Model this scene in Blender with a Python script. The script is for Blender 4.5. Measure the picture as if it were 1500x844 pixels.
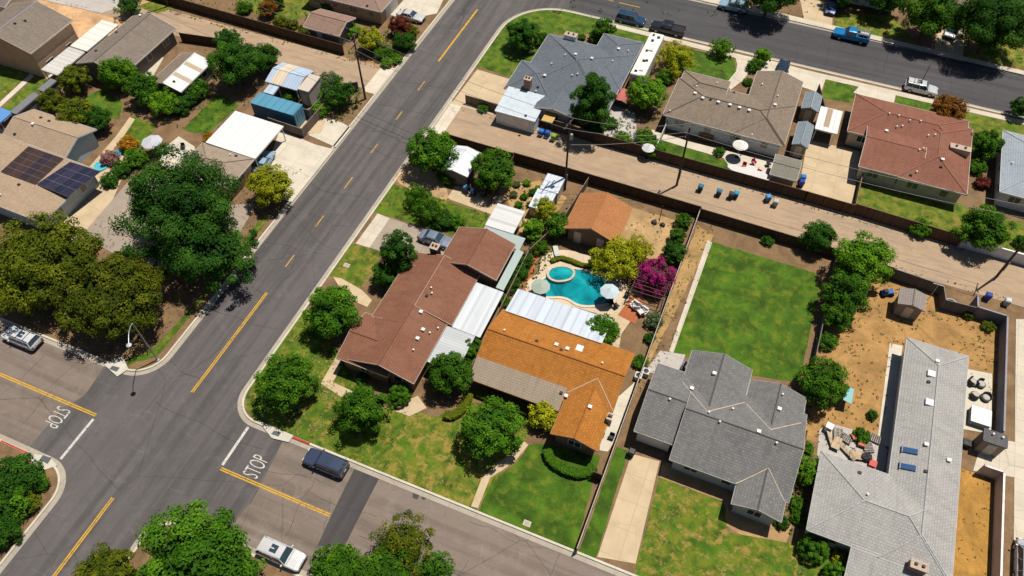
import bpy, math, random
from mathutils import Vector, Matrix
R_ = math.radians
# ------------------------------------------------------------------ camera, sky, sun, exposure
for o in list(bpy.data.objects): bpy.data.objects.remove(o)
scn = bpy.context.scene
COL = scn.collection
CAMH = 78.0; FPX = 1139.0; PIT = R_(53.07); ROL = .00638; YAW = R_(22.79)
cam_d = bpy.data.cameras.new('camera'); cam = bpy.data.objects.new('camera', cam_d); COL.objects.link(cam)
cam_d.sensor_width = 36.0; cam_d.lens = 36.0*FPX/1500.0; cam_d.clip_end = 3000
Cr, Sr = math.cos(ROL), math.sin(ROL)
_r = Vector((1,0,0)); _f = Vector((0, math.cos(PIT), -math.sin(PIT))); _d = _f.cross(_r)
def _w(v):                                        # camera-yaw frame -> street-aligned world frame
    return Vector((v.x*math.cos(YAW)-v.y*math.sin(YAW), v.x*math.sin(YAW)+v.y*math.cos(YAW), v.z))
R2 = _w(Cr*_r + Sr*_d); D2 = _w(-Sr*_r + Cr*_d); FW = _w(_f)
m = Matrix((R2, -D2, -FW)).transposed().to_4x4(); m.translation = Vector((0,0,CAMH)); cam.matrix_world = m
scn.camera = cam
wd = bpy.data.worlds.new('World'); scn.world = wd; wd.use_nodes = True
wn = wd.node_tree; bg = wn.nodes['Background']; sky = wn.nodes.new('ShaderNodeTexSky'); sky.sky_type = 'NISHITA'
sky.sun_disc = False
SUN = Vector((.19, .28, 1.0)).normalized()        # towards the sun
sky.sun_elevation = math.asin(SUN.z); sky.sun_rotation = math.atan2(SUN.x, SUN.y)
wn.links.new(sky.outputs[0], bg.inputs[0]); bg.inputs[1].default_value = .05
sl = bpy.data.lights.new('sun', 'SUN'); sl.energy = 5.0; sl.angle = R_(.5); sl.color = (1, .94, .84)
so = bpy.data.objects.new('sun', sl); COL.objects.link(so); so.rotation_euler = SUN.to_track_quat('Z', 'Y').to_euler()
scn.view_settings.view_transform = 'Standard'; scn.view_settings.look = 'None'
scn.view_settings.gamma = 1; scn.view_settings.exposure = -.05
scn.render.engine = 'CYCLES'; scn.cycles.diffuse_bounces = 1

def at(px, py, z=0.0):                            # photo pixel -> point on the level plane at height z
    d = R2*((px-750)/FPX) + D2*((py-422)/FPX) + FW
    t = (CAMH-z)/-d.z
    return Vector((d.x*t, d.y*t, z))
def depth(p): return (Vector(p)-Vector((0,0,CAMH))).dot(FW)
def A(L, z=0.0): return [tuple(at(x, y, z)[:2]) for x, y in L]
RND = random.Random(7)

# ------------------------------------------------------------------ materials
MATS = {}
class NT:
    def __init__(s, name):
        s.m = bpy.data.materials.new(name); s.m.use_nodes = True; s.t = s.m.node_tree
        s.b = s.t.nodes['Principled BSDF']; s.b.inputs['Roughness'].default_value = .85
        s.b.inputs['Specular IOR Level'].default_value = .25
    def n(s, typ, **kw):
        q = s.t.nodes.new('ShaderNode'+typ)
        for k, v in kw.items():
            if k in q.inputs: q.inputs[k].default_value = v
            else: setattr(q, k, v)
        return q
    def l(s, a, b): s.t.links.new(a, b)
    def noise(s, scale, detail=4, rough=.6, vec=None, dist=0):
        q = s.n('TexNoise'); q.inputs['Scale'].default_value = scale; q.inputs['Detail'].default_value = detail
        q.inputs['Roughness'].default_value = rough; q.inputs['Distortion'].default_value = dist
        s.l(vec or s.geo(), q.inputs['Vector']); return q.outputs['Fac']
    def geo(s):
        if not hasattr(s, '_g'): s._g = s.n('NewGeometry').outputs['Position']
        return s._g
    def uv(s, sx=1, sy=1):
        u = s.n('TexCoord').outputs['UV']
        mp = s.n('Mapping'); mp.inputs['Scale'].default_value = (sx, sy, 1); s.l(u, mp.inputs['Vector']); return mp.outputs[0]
    def ramp(s, fac, stops, interp='LINEAR'):
        r = s.n('ValToRGB'); r.color_ramp.interpolation = interp; cr = r.color_ramp
        while len(cr.elements) < len(stops): cr.elements.new(.5)
        for e, (p, c) in zip(cr.elements, stops):
            e.position = p; e.color = (c, c, c, 1) if isinstance(c, (int, float)) else (*c, 1)
        s.l(fac, r.inputs[0]); return r.outputs[0]
    def mix(s, a, b, fac, mode='MIX'):
        q = s.n('Mix', data_type='RGBA', blend_type=mode)
        for i, v in ((0, fac), (6, a), (7, b)):
            if isinstance(v, (int, float)): q.inputs[i].default_value = v if i == 0 else (v,v,v,1)
            elif isinstance(v, tuple): q.inputs[i].default_value = (*v, 1)
            else: s.l(v, q.inputs[i])
        return q.outputs[2]
    def out(s, c, bump=None, bs=.3, bd=.02):
        if isinstance(c, tuple): s.b.inputs['Base Color'].default_value = (*c, 1)
        else: s.l(c, s.b.inputs['Base Color'])
        if bump is not None:
            q = s.n('Bump'); q.inputs['Strength'].default_value = bs; q.inputs['Distance'].default_value = bd
            s.l(bump, q.inputs['Height']); s.l(q.outputs[0], s.b.inputs['Normal'])
        return s.m
def mul(c, k): return tuple(min(1, x*k) for x in c)
def cached(f):
    def g(*a, **k):
        key = (f.__name__, a, tuple(sorted(k.items())))
        if key not in MATS: MATS[key] = f(*a, **k)
        return MATS[key]
    return g
@cached
def paint(c, rough=.5, dirt=.25):
    s = NT('paint'); s.b.inputs['Roughness'].default_value = rough
    return s.out(s.mix(c, mul(c, 1-dirt), s.ramp(s.noise(1.7, 5), [(.4, 0.), (.7, 1.)])))
@cached
def plain(c, rough=.6, metal=0.0, spec=.3):
    s = NT('plain'); s.b.inputs['Roughness'].default_value = rough; s.b.inputs['Metallic'].default_value = metal
    s.b.inputs['Specular IOR Level'].default_value = spec
    return s.out(s.mix(c, mul(c, .75), s.noise(6, 3)))
@cached
def carpaint(c):
    s = NT('car_paint'); s.b.inputs['Roughness'].default_value = .32; s.b.inputs['Coat Weight'].default_value = .6
    s.b.inputs['Coat Roughness'].default_value = .08; s.b.inputs['Metallic'].default_value = .15
    return s.out(s.mix(c, mul(c, .85), s.noise(2, 3)))
@cached
def glass(c=(.02, .03, .04)):
    s = NT('glass'); s.b.inputs['Roughness'].default_value = .06; s.b.inputs['Specular IOR Level'].default_value = .8
    return s.out(s.mix(c, mul(c, 1.6), s.noise(.8, 2)))
@cached
def shingle(c, var=.35, stain=.3, warm=None):
    s = NT('shingle'); uv = s.uv()
    br = s.n('TexBrick'); s.l(uv, br.inputs['Vector']); br.offset = .5
    for k, v in (('Scale', 1), ('Mortar Size', .022), ('Brick Width', .36), ('Row Height', .29), ('Bias', 0), ('Mortar Smooth', .5)): br.inputs[k].default_value = v
    br.inputs['Color1'].default_value = (*mul(c, 1+var*.4), 1); br.inputs['Color2'].default_value = (*mul(c, 1-var*.4), 1)
    br.inputs['Mortar'].default_value = (*mul(c, .38), 1)
    b2 = s.mix(br.outputs['Color'], s.mix(c, mul(c, 1.5), s.noise(14, 2, .8)), .3)
    big = s.ramp(s.noise(.35, 5, .6, dist=.4), [(.35, 0.), (.7, 1.)])
    c2 = warm or mul(c, 1.35)
    c3 = s.mix(b2, c2, s.mix(0.0, stain, big))
    st = s.noise(1, 4, .6, s.uv(1.8, .18))
    c4 = s.mix(c3, mul(c, .62), s.ramp(st, [(.5, 0.), (.8, .55)]))
    spk = s.ramp(s.noise(28, 1, .5), [(.3, .62), (.5, 1.), (.72, 1.3)])
    c5 = s.mix(c4, spk, .7, 'MULTIPLY')
    return s.out(c5, br.outputs['Fac'], .5, -.03)
@cached
def ribmetal(c, period=.35, along='v', dirt=.3, rough=.45, panel=3):
    s = NT('ribbed_metal'); s.b.inputs['Roughness'].default_value = rough
    w = s.n('TexWave', wave_type='BANDS', bands_direction='X' if along == 'v' else 'Y', wave_profile='SIN')
    w.inputs['Scale'].default_value = 1/period/3.18; s.l(s.uv(), w.inputs['Vector'])
    rib = s.ramp(w.outputs['Fac'], [(.0, .8), (.2, 1.)])
    bands = s.noise(1, 2, .5, s.uv(1.1, .05) if along == 'v' else s.uv(.05, 1.1))
    base = s.mix(mul(c, 1.0), mul(c, 1-dirt), s.ramp(bands, [(.4, 0.), (.7, .6)]))
    b2 = s.mix(base, (.25, .2, .15), s.ramp(s.noise(.9, 6, .7), [(.55, 0.), (.85, dirt)]))
    return s.out(s.mix(b2, rib, 1, 'MULTIPLY'), w.outputs['Fac'], .5, .03)
@cached
def stucco(c, dirt=.2):
    s = NT('stucco')
    v = s.mix(c, mul(c, 1-dirt), s.ramp(s.noise(.8, 6), [(.4, 0.), (.75, 1.)]))
    return s.out(v, s.noise(30, 3), .25, .01)
@cached
def siding(c):
    s = NT('siding')
    br = s.n('TexBrick'); s.l(s.uv(), br.inputs['Vector'])
    for k, v in (('Scale', 1), ('Mortar Size', .012), ('Brick Width', 3.7), ('Row Height', .22)): br.inputs[k].default_value = v
    br.inputs['Color1'].default_value = (*c, 1); br.inputs['Color2'].default_value = (*mul(c, .92), 1); br.inputs['Mortar'].default_value = (*mul(c, .55), 1)
    return s.out(br.outputs['Color'])
@cached
def brick(c=(.33, .11, .06)):
    s = NT('brick')
    br = s.n('TexBrick'); s.l(s.uv(), br.inputs['Vector'])
    for k, v in (('Scale', 1), ('Mortar Size', .012), ('Brick Width', .3), ('Row Height', .12)): br.inputs[k].default_value = v
    br.inputs['Color1'].default_value = (*c, 1); br.inputs['Color2'].default_value = (*mul(c, .6), 1); br.inputs['Mortar'].default_value = (.3, .26, .22, 1)
    return s.out(br.outputs['Color'])
@cached
def boards(c, w=.15, horiz=False):
    s = NT('wood_boards')
    br = s.n('TexBrick'); s.l(s.uv(), br.inputs['Vector'])
    bw, rh = (3.0, w) if horiz else (w, 3.5)
    for k, v in (('Scale', 1), ('Mortar Size', .012), ('Brick Width', bw), ('Row Height', rh)): br.inputs[k].default_value = v
    br.inputs['Color1'].default_value = (*mul(c, 1.2), 1); br.inputs['Color2'].default_value = (*mul(c, .7), 1); br.inputs['Mortar'].default_value = (*mul(c, .25), 1)
    return s.out(s.mix(br.outputs['Color'], mul(c, .6), s.ramp(s.noise(1.2, 5), [(.45, 0.), (.8, .7)])))
@cached
def concrete(c=(.55, .5, .42), jx=1.5, jy=1.5, stain=.35, sc=(.3, .2, .12)):
    s = NT('concrete')
    br = s.n('TexBrick'); br.offset = 0; s.l(s.geo(), br.inputs['Vector'])
    for k, v in (('Scale', 1), ('Mortar Size', .022), ('Brick Width', jx), ('Row Height', jy)): br.inputs[k].default_value = v
    br.inputs['Color1'].default_value = (*c, 1); br.inputs['Color2'].default_value = (*mul(c, .93), 1); br.inputs['Mortar'].default_value = (*mul(c, .6), 1)
    a = s.mix(br.outputs['Color'], mul(c, .72), s.ramp(s.noise(.45, 7, .65), [(.4, 0.), (.75, .8)]))
    b = s.mix(a, sc, s.ramp(s.noise(.8, 5, .7, dist=1), [(.58, 0.), (.85, stain)]))
    cr = s.n('TexVoronoi', feature='DISTANCE_TO_EDGE'); cr.inputs['Scale'].default_value = .22
    wv = s.n('Mix', data_type='VECTOR'); wv.inputs[0].default_value = .12
    nz = s.n('TexNoise'); nz.inputs['Scale'].default_value = .8; nz.inputs['Detail'].default_value = 6; s.l(s.geo(), nz.inputs['Vector'])
    s.l(s.geo(), wv.inputs[4]); s.l(nz.outputs['Color'], wv.inputs[5]); s.l(wv.outputs[1], cr.inputs['Vector'])
    ck = s.ramp(cr.outputs['Distance'], [(0, .55), (.007, 1.)])
    return s.out(s.mix(b, ck, .5, 'MULTIPLY'), s.noise(18, 4), .15, .01)
@cached
def asphalt(c, wear=(.2, .17, .15), wamt=.3, crack=.5, along='y'):
    s = NT('asphalt')
    a = s.mix(mul(c, .85), mul(c, 1.25), s.noise(.12, 6, .6, dist=.6))
    # long streaks along the traffic
    mp = s.n('Mapping'); mp.inputs['Scale'].default_value = (.8, .03, 1) if along == 'y' else (.03, .8, 1); s.l(s.geo(), mp.inputs['Vector'])
    a = s.mix(a, mul(c, .66), s.ramp(s.noise(1, 6, .6, mp.outputs[0]), [(.42, 0.), (.66, .9)]))
    a = s.mix(a, mul(c, .5), s.ramp(s.noise(1.1, 5, .7, dist=1.5), [(.62, 0.), (.72, .6)]))
    mq = s.n('Mapping'); mq.inputs['Scale'].default_value = (.25, .9, 1) if along == 'y' else (.9, .25, 1); mq.inputs['Rotation'].default_value = (0, 0, .5); s.l(s.geo(), mq.inputs['Vector'])
    a = s.mix(a, wear, s.ramp(s.noise(.9, 8, .75, mq.outputs[0], 1), [(.6, 0.), (.7, wamt*.8)]))
    a = s.mix(a, wear, s.ramp(s.noise(.5, 7, .72, dist=.8), [(.5, 0.), (.85, wamt)]))
    sp = s.ramp(s.noise(22, 2, .8), [(.3, .75), (.5, 1.), (.75, 1.3)])
    a = s.mix(a, sp, .6, 'MULTIPLY')
    cr = s.n('TexVoronoi', feature='DISTANCE_TO_EDGE'); cr.inputs['Scale'].default_value = .085
    wv = s.n('Mix', data_type='VECTOR'); wv.inputs[0].default_value = .3
    nz = s.n('TexNoise'); nz.inputs['Scale'].default_value = .35; nz.inputs['Detail'].default_value = 8; s.l(s.geo(), nz.inputs['Vector'])
    s.l(s.geo(), wv.inputs[4]); s.l(nz.outputs['Color'], wv.inputs[5]); s.l(wv.outputs[1], cr.inputs['Vector'])
    ck = s.ramp(cr.outputs['Distance'], [(0, .45), (.003, 1.)])
    return s.out(s.mix(a, ck, crack, 'MULTIPLY'), s.noise(25, 3), .2, .01)
@cached
def lawn_m(seed=0, dry=.35, c=(.055, .135, .012), thr=.52):
    s = NT('grass')
    off = s.n('VectorMath', operation='ADD'); off.inputs[1].default_value = (seed*37.1, seed*11.3, 0); s.l(s.geo(), off.inputs[0]); v = off.outputs[0]
    a = s.mix(mul(c, .55), mul(c, 1.4), s.ramp(s.noise(.4, 6, .65, v, .5), [(.36, 0.), (.66, 1.)]))
    a = s.mix(a, (.17, .185, .015), s.ramp(s.noise(.8, 6, .65, v, .3), [(thr-.1, 0.), (thr+.1, .8)]))
    a = s.mix(a, (.3, .215, .05), s.ramp(s.noise(.9, 7, .75, v, .25), [(thr, 0.), (thr+.1, dry)]))
    sp = s.ramp(s.noise(11, 3, .8, v), [(.3, .5), (.5, 1.), (.72, 1.5)])
    return s.out(s.mix(a, sp, .75, 'MULTIPLY'), s.noise(14, 4, .8, v), .9, .06)
@cached
def dirt_m(c=(.42, .25, .11), g=.25, seed=0):
    s = NT('dirt')
    off = s.n('VectorMath', operation='ADD'); off.inputs[1].default_value = (seed*17.1, seed*31.3, 0); s.l(s.geo(), off.inputs[0]); v = off.outputs[0]
    a = s.mix(mul(c, .55), mul(c, 1.3), s.ramp(s.noise(.4, 9, .72, v, .6), [(.3, 0.), (.7, 1.)]))
    a = s.mix(a, (.1, .12, .02), s.ramp(s.noise(1.3, 7, .75, v, .5), [(.53, 0.), (.7, g)]))
    sp = s.ramp(s.noise(9, 4, .8, v), [(.3, .55), (.5, 1.), (.72, 1.35)])
    return s.out(s.mix(a, sp, .8, 'MULTIPLY'), s.noise(9, 5, .8, v), .6, .06)
@cached
def leaf_m(c1, c2, c3=None):
    s = NT('leaves')
    at_ = s.n('Attribute', attribute_name='tone')
    c3 = c3 or mul(c2, 1.3)
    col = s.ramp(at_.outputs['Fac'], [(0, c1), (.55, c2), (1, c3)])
    oi = s.n('ObjectInfo'); hs = s.n('HueSaturation'); s.l(col, hs.inputs['Color'])
    mr = s.n('MapRange'); mr.inputs[3].default_value = .82; mr.inputs[4].default_value = 1.2; s.l(oi.outputs['Random'], mr.inputs[0]); s.l(mr.outputs[0], hs.inputs['Value'])
    s.l(hs.outputs[0], s.b.inputs['Base Color']); s.b.inputs['Roughness'].default_value = .7; s.b.inputs['Specular IOR Level'].default_value = .12
    tr = s.n('BsdfTranslucent'); s.l(hs.outputs[0], tr.inputs[0]); ms = s.n('MixShader'); ms.inputs[0].default_value = .18
    s.l(s.b.outputs[0], ms.inputs[1]); s.l(tr.outputs[0], ms.inputs[2])
    s.l(ms.outputs[0], s.t.nodes['Material Output'].inputs['Surface'])
    return s.m
@cached
def water_m():
    s = NT('pool_water'); s.b.inputs['Roughness'].default_value = .07; s.b.inputs['Specular IOR Level'].default_value = .5
    c = s.ramp(s.noise(.33, 6, .62, dist=.8), [(.35, (.0, .11, .15)), (.5, (.004, .26, .3)), (.68, (.02, .42, .43))])
    return s.out(c, s.noise(3.5, 3), .15, .03)

# ------------------------------------------------------------------ mesh helpers
ORG = {}
class MB:
    def __init__(s): s.v = []; s.f = []; s.tone = None
    def add(s, vs, fs):
        n = len(s.v); s.v += [tuple(v) for v in vs]; s.f += [tuple(i+n for i in f) for f in fs]; return s
    def box(s, x0, y0, z0, x1, y1, z1):
        if x0 > x1: x0, x1 = x1, x0
        if y0 > y1: y0, y1 = y1, y0
        return s.add([(x0,y0,z0),(x1,y0,z0),(x1,y1,z0),(x0,y1,z0),(x0,y0,z1),(x1,y0,z1),(x1,y1,z1),(x0,y1,z1)],
                     [(0,3,2,1),(4,5,6,7),(0,1,5,4),(1,2,6,5),(2,3,7,6),(3,0,4,7)])
    def cbox(s, c, size, rz=0, rx=0, ry=0):
        m = Matrix.Rotation(rz,4,'Z') @ Matrix.Rotation(ry,4,'Y') @ Matrix.Rotation(rx,4,'X')
        h = [k/2 for k in size]; vs = []
        for z in (-1,1):
            for x, y in ((-1,-1),(1,-1),(1,1),(-1,1)):
                vs.append(Vector(c) + (m @ Vector((x*h[0], y*h[1], z*h[2]))))
        return s.add(vs, [(0,3,2,1),(4,5,6,7),(0,1,5,4),(1,2,6,5),(2,3,7,6),(3,0,4,7)])
    def prism(s, poly, z0, z1):
        a = sum(poly[i][0]*poly[(i+1)%len(poly)][1]-poly[(i+1)%len(poly)][0]*poly[i][1] for i in range(len(poly)))
        if a < 0: poly = poly[::-1]
        n = len(poly)
        return s.add([(x,y,z0) for x,y in poly]+[(x,y,z1) for x,y in poly],
                     [tuple(range(n))[::-1], tuple(range(n,2*n))]+[(i,(i+1)%n,n+(i+1)%n,n+i) for i in range(n)])
    def sheet(s, poly, z):
        a = sum(poly[i][0]*poly[(i+1)%len(poly)][1]-poly[(i+1)%len(poly)][0]*poly[i][1] for i in range(len(poly)))
        if a < 0: poly = poly[::-1]
        return s.add([(x,y,z) for x,y in poly], [tuple(range(len(poly)))])
    def tube(s, p0, p1, r0, r1=None, n=8, cap=True):
        p0 = Vector(p0); p1 = Vector(p1); r1 = r0 if r1 is None else r1
        q = (p1-p0).to_track_quat('Z','Y'); vs = []
        for p, r in ((p0,r0),(p1,r1)):
            for i in range(n):
                a = 2*math.pi*i/n; vs.append(p + q @ Vector((math.cos(a)*r, math.sin(a)*r, 0)))
        fs = [(i,(i+1)%n,n+(i+1)%n,n+i) for i in range(n)]
        if cap: fs += [tuple(range(n))[::-1], tuple(range(n,2*n))]
        return s.add(vs, fs)
    def lathe(s, prof, n=14, c=(0,0,0)):
        vs = []; m_ = len(prof)
        for r, z in prof:
            for i in range(n):
                a = 2*math.pi*i/n; vs.append((c[0]+math.cos(a)*r, c[1]+math.sin(a)*r, c[2]+z))
        fs = [(k*n+i, k*n+(i+1)%n, (k+1)*n+(i+1)%n, (k+1)*n+i) for k in range(m_-1) for i in range(n)]
        fs += [tuple(range(n))[::-1], tuple((m_-1)*n+i for i in range(n))]
        return s.add(vs, fs)
    def rock(s, c, r, seed=0, n=7):
        g = random.Random(seed); pr = []
        vs = []; k = 5
        for j in range(k):
            ph = math.pi*j/(k-1)
            for i in range(n):
                a = 2*math.pi*i/n; q = 1+g.uniform(-.22,.22)
                vs.append((c[0]+r[0]*math.sin(ph+.01)*math.cos(a)*q, c[1]+r[1]*math.sin(ph+.01)*math.sin(a)*q, c[2]-r[2]*math.cos(ph)*q))
        return s.add(vs, [(j*n+i, j*n+(i+1)%n, (j+1)*n+(i+1)%n, (j+1)*n+i) for j in range(k-1) for i in range(n)])
    def build(s, name, mat, parent=None, smooth=False, org=None):
        me = bpy.data.meshes.new(name)
        o3 = Vector(org) if org else (ORG.get(parent.name, Vector((0,0,0))) if parent else Vector((0,0,0)))
        me.from_pydata([Vector(v)-o3 for v in s.v], [], s.f); me.materials.append(mat)
        me.update(); uvl = me.uv_layers.new(name='UVMap')
        for p in me.polygons:
            nrm = p.normal; t = Vector((0,0,1)).cross(nrm)
            t = t.normalized() if t.length > .02 else Vector((1,0,0)); b = nrm.cross(t)
            for li in p.loop_indices:
                co = me.vertices[me.loops[li].vertex_index].co + o3
                uvl.data[li].uv = (co.dot(t), co.dot(b))
            p.use_smooth = smooth
        if s.tone:
            at_ = me.attributes.new('tone', 'FLOAT', 'FACE'); at_.data.foreach_set('value', s.tone)
        o = bpy.data.objects.new(name, me); COL.objects.link(o)
        if parent: o.parent = parent; ORG[o.name] = o3
        elif org: o.location = o3
        return o
def tag(o, label, cat, group=None):
    o['label'] = label; o['category'] = cat
    if group: o['group'] = group
    return o
def thing(name, label, cat, loc=(0,0,0), rz=0, group=None, local=False):
    o = bpy.data.objects.new(name, None); o.empty_display_size = .3; COL.objects.link(o); o.location = loc; o.rotation_euler = (0,0,rz)
    tag(o, label, cat, group); ORG[o.name] = Vector((0,0,0)) if local else Vector(loc); return o
def struct(name, mb, mat, kind='structure'):
    o = mb.build(name, mat); o['kind'] = kind; return o
def copy_tree(o, parent=None):
    c = o.copy(); COL.objects.link(c)
    if parent: c.parent = parent
    for ch in list(o.children): copy_tree(ch, c)
    return c
def r4(z, FL=None, FR=None, NR=None, NL=None):    # eave rectangle from the corners one can see
    P = {k: at(*v, z) if v else None for k, v in dict(FL=FL,FR=FR,NR=NR,NL=NL).items()}
    av = lambda ks, i: (lambda L: sum(L)/len(L) if L else None)([P[k][i] for k in ks if P[k] is not None])
    return [av(('FL','NL'),0), av(('NL','NR'),1), av(('FR','NR'),0), av(('FL','FR'),1)]

def rough(poly, step=.8, amp=.13, seed=1):
    g_ = random.Random(seed); out = []
    for i in range(len(poly)):
        a = Vector(poly[i]); b = Vector(poly[(i+1)%len(poly)]); n = max(1, int((b-a).length/step))
        for k in range(n):
            p = a.lerp(b, k/n); out.append((p.x+(g_.uniform(-amp,amp)), p.y+(g_.uniform(-amp,amp))))
    return out
def inside(p, poly):
    c = False; x, y = p; j = len(poly)-1
    for i in range(len(poly)):
        xi, yi = poly[i]; xj, yj = poly[j]
        if (yi > y) != (yj > y) and x < (xj-xi)*(y-yi)/(yj-yi)+xi: c = not c
        j = i
    return c

@cached
def worn(c, under=(.09,.08,.08), amt=.75):
    s = NT('worn_paint'); f = s.ramp(s.noise(3.2, 6, .75), [(.52, 0.), (.64, amt)])
    return s.out(s.mix(s.mix(c, mul(c, .8), s.noise(.7, 3)), under, f))
# ------------------------------------------------------------------ land blocks, roads, kerbs
RZ = -.12
def arc(cx, cy, r, a0, a1, n=10): return [(cx+r*math.cos(R_(a0+(a1-a0)*i/n)), cy+r*math.sin(R_(a0+(a1-a0)*i/n))) for i in range(n+1)]
ROADX0, ROADX1, LOWY0, LOWY1, UPY0, UPY1 = -56.5, -45.2, 13.5, 25.9, 112.5, 124.2
rd = MB().sheet([(-400,-300),(400,-300),(400,500),(-400,500)], RZ)
struct('road', rd, asphalt((.11, .1, .1), wear=(.22, .2, .18), wamt=.35))
# older, paler paving of the side street and a fresh patch across it
side = MB(); side.sheet([(-63.2,13.6),(-63.2,19),(-62.0,21.5),(-62.6,26.0),(-300,26.0),(-300,13.6)], RZ+.004)
side.sheet([(-37.8,13.6),(-37.2,18.5),(-38.0,25.8),(300,25.8),(300,13.6)], RZ+.004)
struct('side_street', side, asphalt((.2, .158, .13), wear=(.33, .29, .26), wamt=.5, crack=.7, along='x'))
pt = MB().sheet(A([(521,683),(556,700),(548,715),(530,750),(505,800),(465,800),(476,775),(500,725)], RZ), RZ+.008)
pt.sheet(A([(899,717),(906,719),(902,724),(897,722)], RZ), RZ+.008); pt.sheet(A([(606,718),(616,723),(611,732),(604,729)], RZ), RZ+.008); pt.sheet(A([(620,724),(626,728),(621,733),(617,730)], RZ), RZ+.008)
struct('road_patch', pt, asphalt((.07, .064, .064), wamt=.15))
struct('upper_street', MB().sheet([(-37,112.5),(300,112.5),(300,124.3),(-37,124.3)], RZ+.004), asphalt((.075, .072, .077), wear=(.14, .13, .12), wamt=.3, along='x'))
C_blk = arc(ROADX1+3.2, LOWY1+3.2, 3.2, 180, 270) + [(300,LOWY1),(300,UPY0)] + arc(ROADX1+9, UPY0-9, 9, 90, 180)
NW_blk = [(-300,LOWY1)] + arc(ROADX0-3.6, LOWY1+3.6, 3.6, 270, 360) + [(ROADX0,150),(-300,150)]
SW_blk = arc(ROADX0-3.4, LOWY0-3.4, 3.4, 0, 90) + [(-300,LOWY0),(-300,-200),(ROADX0,-200)]
S_blk = [(ROADX1,-200),(300,-200),(300,LOWY0)] + arc(ROADX1+3.4, LOWY0-3.4, 3.4, 90, 180)
N_blk = [(-42,UPY1),(300,UPY1),(300,400),(-42,400)]
gm = dirt_m((.22, .135, .07), .45)
gb = MB()
for b in (C_blk, NW_blk, SW_blk, S_blk, N_blk): gb.prism(b, RZ-.3, 0)
struct('ground', gb, gm)
def offset(poly, d):
    n = len(poly); a = sum(poly[i][0]*poly[(i+1)%n][1]-poly[(i+1)%n][0]*poly[i][1] for i in range(n)); sg = 1 if a > 0 else -1
    out = []
    for i in range(n):
        p, q, r = Vector(poly[i-1]), Vector(poly[i]), Vector(poly[(i+1)%n])
        e1 = (q-p).normalized(); e2 = (r-q).normalized()
        n1 = Vector((e1.y,-e1.x))*sg; n2 = Vector((e2.y,-e2.x))*sg; b = (n1+n2); b = b.normalized() if b.length > 1e-6 else n1
        k = max(.5, b.dot(n1)); out.append((q.x+b.x*d/k, q.y+b.y*d/k))
    return out
kb = MB(); gt = MB()
for b in (C_blk, NW_blk, SW_blk, S_blk, N_blk):
    n = len(b); i1 = offset(b, -.22); o0 = offset(b, .012); o1 = offset(b, .55)
    for i in range(n):
        j = (i+1)%n
        kb.add([(*i1[i],.034),(*o0[i],.034),(*o0[j],.034),(*i1[j],.034),(*o0[i],RZ-.05),(*o0[j],RZ-.05)], [(0,1,2,3),(1,4,5,2)])
        gt.add([(*o0[i],RZ+.012),(*o1[i],RZ+.012),(*o1[j],RZ+.012),(*o0[j],RZ+.012)], [(0,1,2,3)])
for o_ in (struct('kerb', kb, concrete((.62,.57,.47), 3, 3, .2)), struct('gutter', gt, concrete((.42,.37,.3), 3, 3, .6, (.2,.14,.09)))):
    pass
rk = MB()   # red painted kerb
for (x0, x1, y, sg) in ((-40.6, -35.0, LOWY1, 1), (-66.5, -61.9, LOWY0, -1)):
    rk.box(x0, y-.03, RZ+.02, x1, y+.2*sg, .04)
struct('red_kerb', rk, paint((.5, .045, .03), .6, .4))
# painted lines
PW = worn((.62,.6,.55)); PY = worn((.66,.38,.03))
ml = MB(); Z1 = RZ+.014
def strip(mb, a, b, w, z=Z1):
    a = Vector(a[:2]); b = Vector(b[:2]); d = (b-a).normalized(); n_ = Vector((-d.y, d.x))*w/2
    mb.sheet([tuple(a-n_), tuple(b-n_), tuple(b+n_), tuple(a+n_)], z)
yl = MB(); xc = at(280,574.5,RZ).x + .12
def dbl(p, q, g=.19, w=.14):
    p = Vector(p[:2]); q = Vector(q[:2]); d = (q-p).normalized(); n_ = Vector((-d.y, d.x))*g
    for s_ in (-1,1): strip(yl, p+n_*s_*.62, q+n_*s_*.62, w)
dbl((xc, at(165,729,RZ).y), (xc, -60)); dbl((xc, at(280,574.5,RZ).y), (xc, at(390,428.7,RZ).y)); dbl((xc-.3, at(642.7,90,RZ).y), (xc-.3, at(700.7,14.2,RZ).y), .13, .16)
for (a, b) in [((418,391),(431,374)),((462,332),(475,316)),((504,276),(517,260)),((543,224),(553.5,211)),((579,175),(588,163)),((611.9,132.3),(621.3,119))]:
    strip(yl, (xc-.1, at(*a,RZ).y), (xc-.1, at(*b,RZ).y), .13)
yc = 19.9
dbl((at(139,610,RZ).x, yc), (-200, yc)); dbl((at(322.5,688,RZ).x, yc), (at(482.5,755.5,RZ).x, yc))
for (a, b) in [((888,-1),(899,2)),((907,4),(937,11)),((830,-18),(860,-9))]: strip(yl, at(*a,RZ), at(*b,RZ), .16)
struct('yellow_road_line', yl, PY)
strip(ml, (at(137,612,RZ).x+.1, yc-.5), (at(137,612,RZ).x+.1, 14.2), .32); strip(ml, (at(322,687,RZ).x, yc+.4), (at(322,687,RZ).x, 25.2), .32)
struct('white_stop_line', ml, PW)
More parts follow.
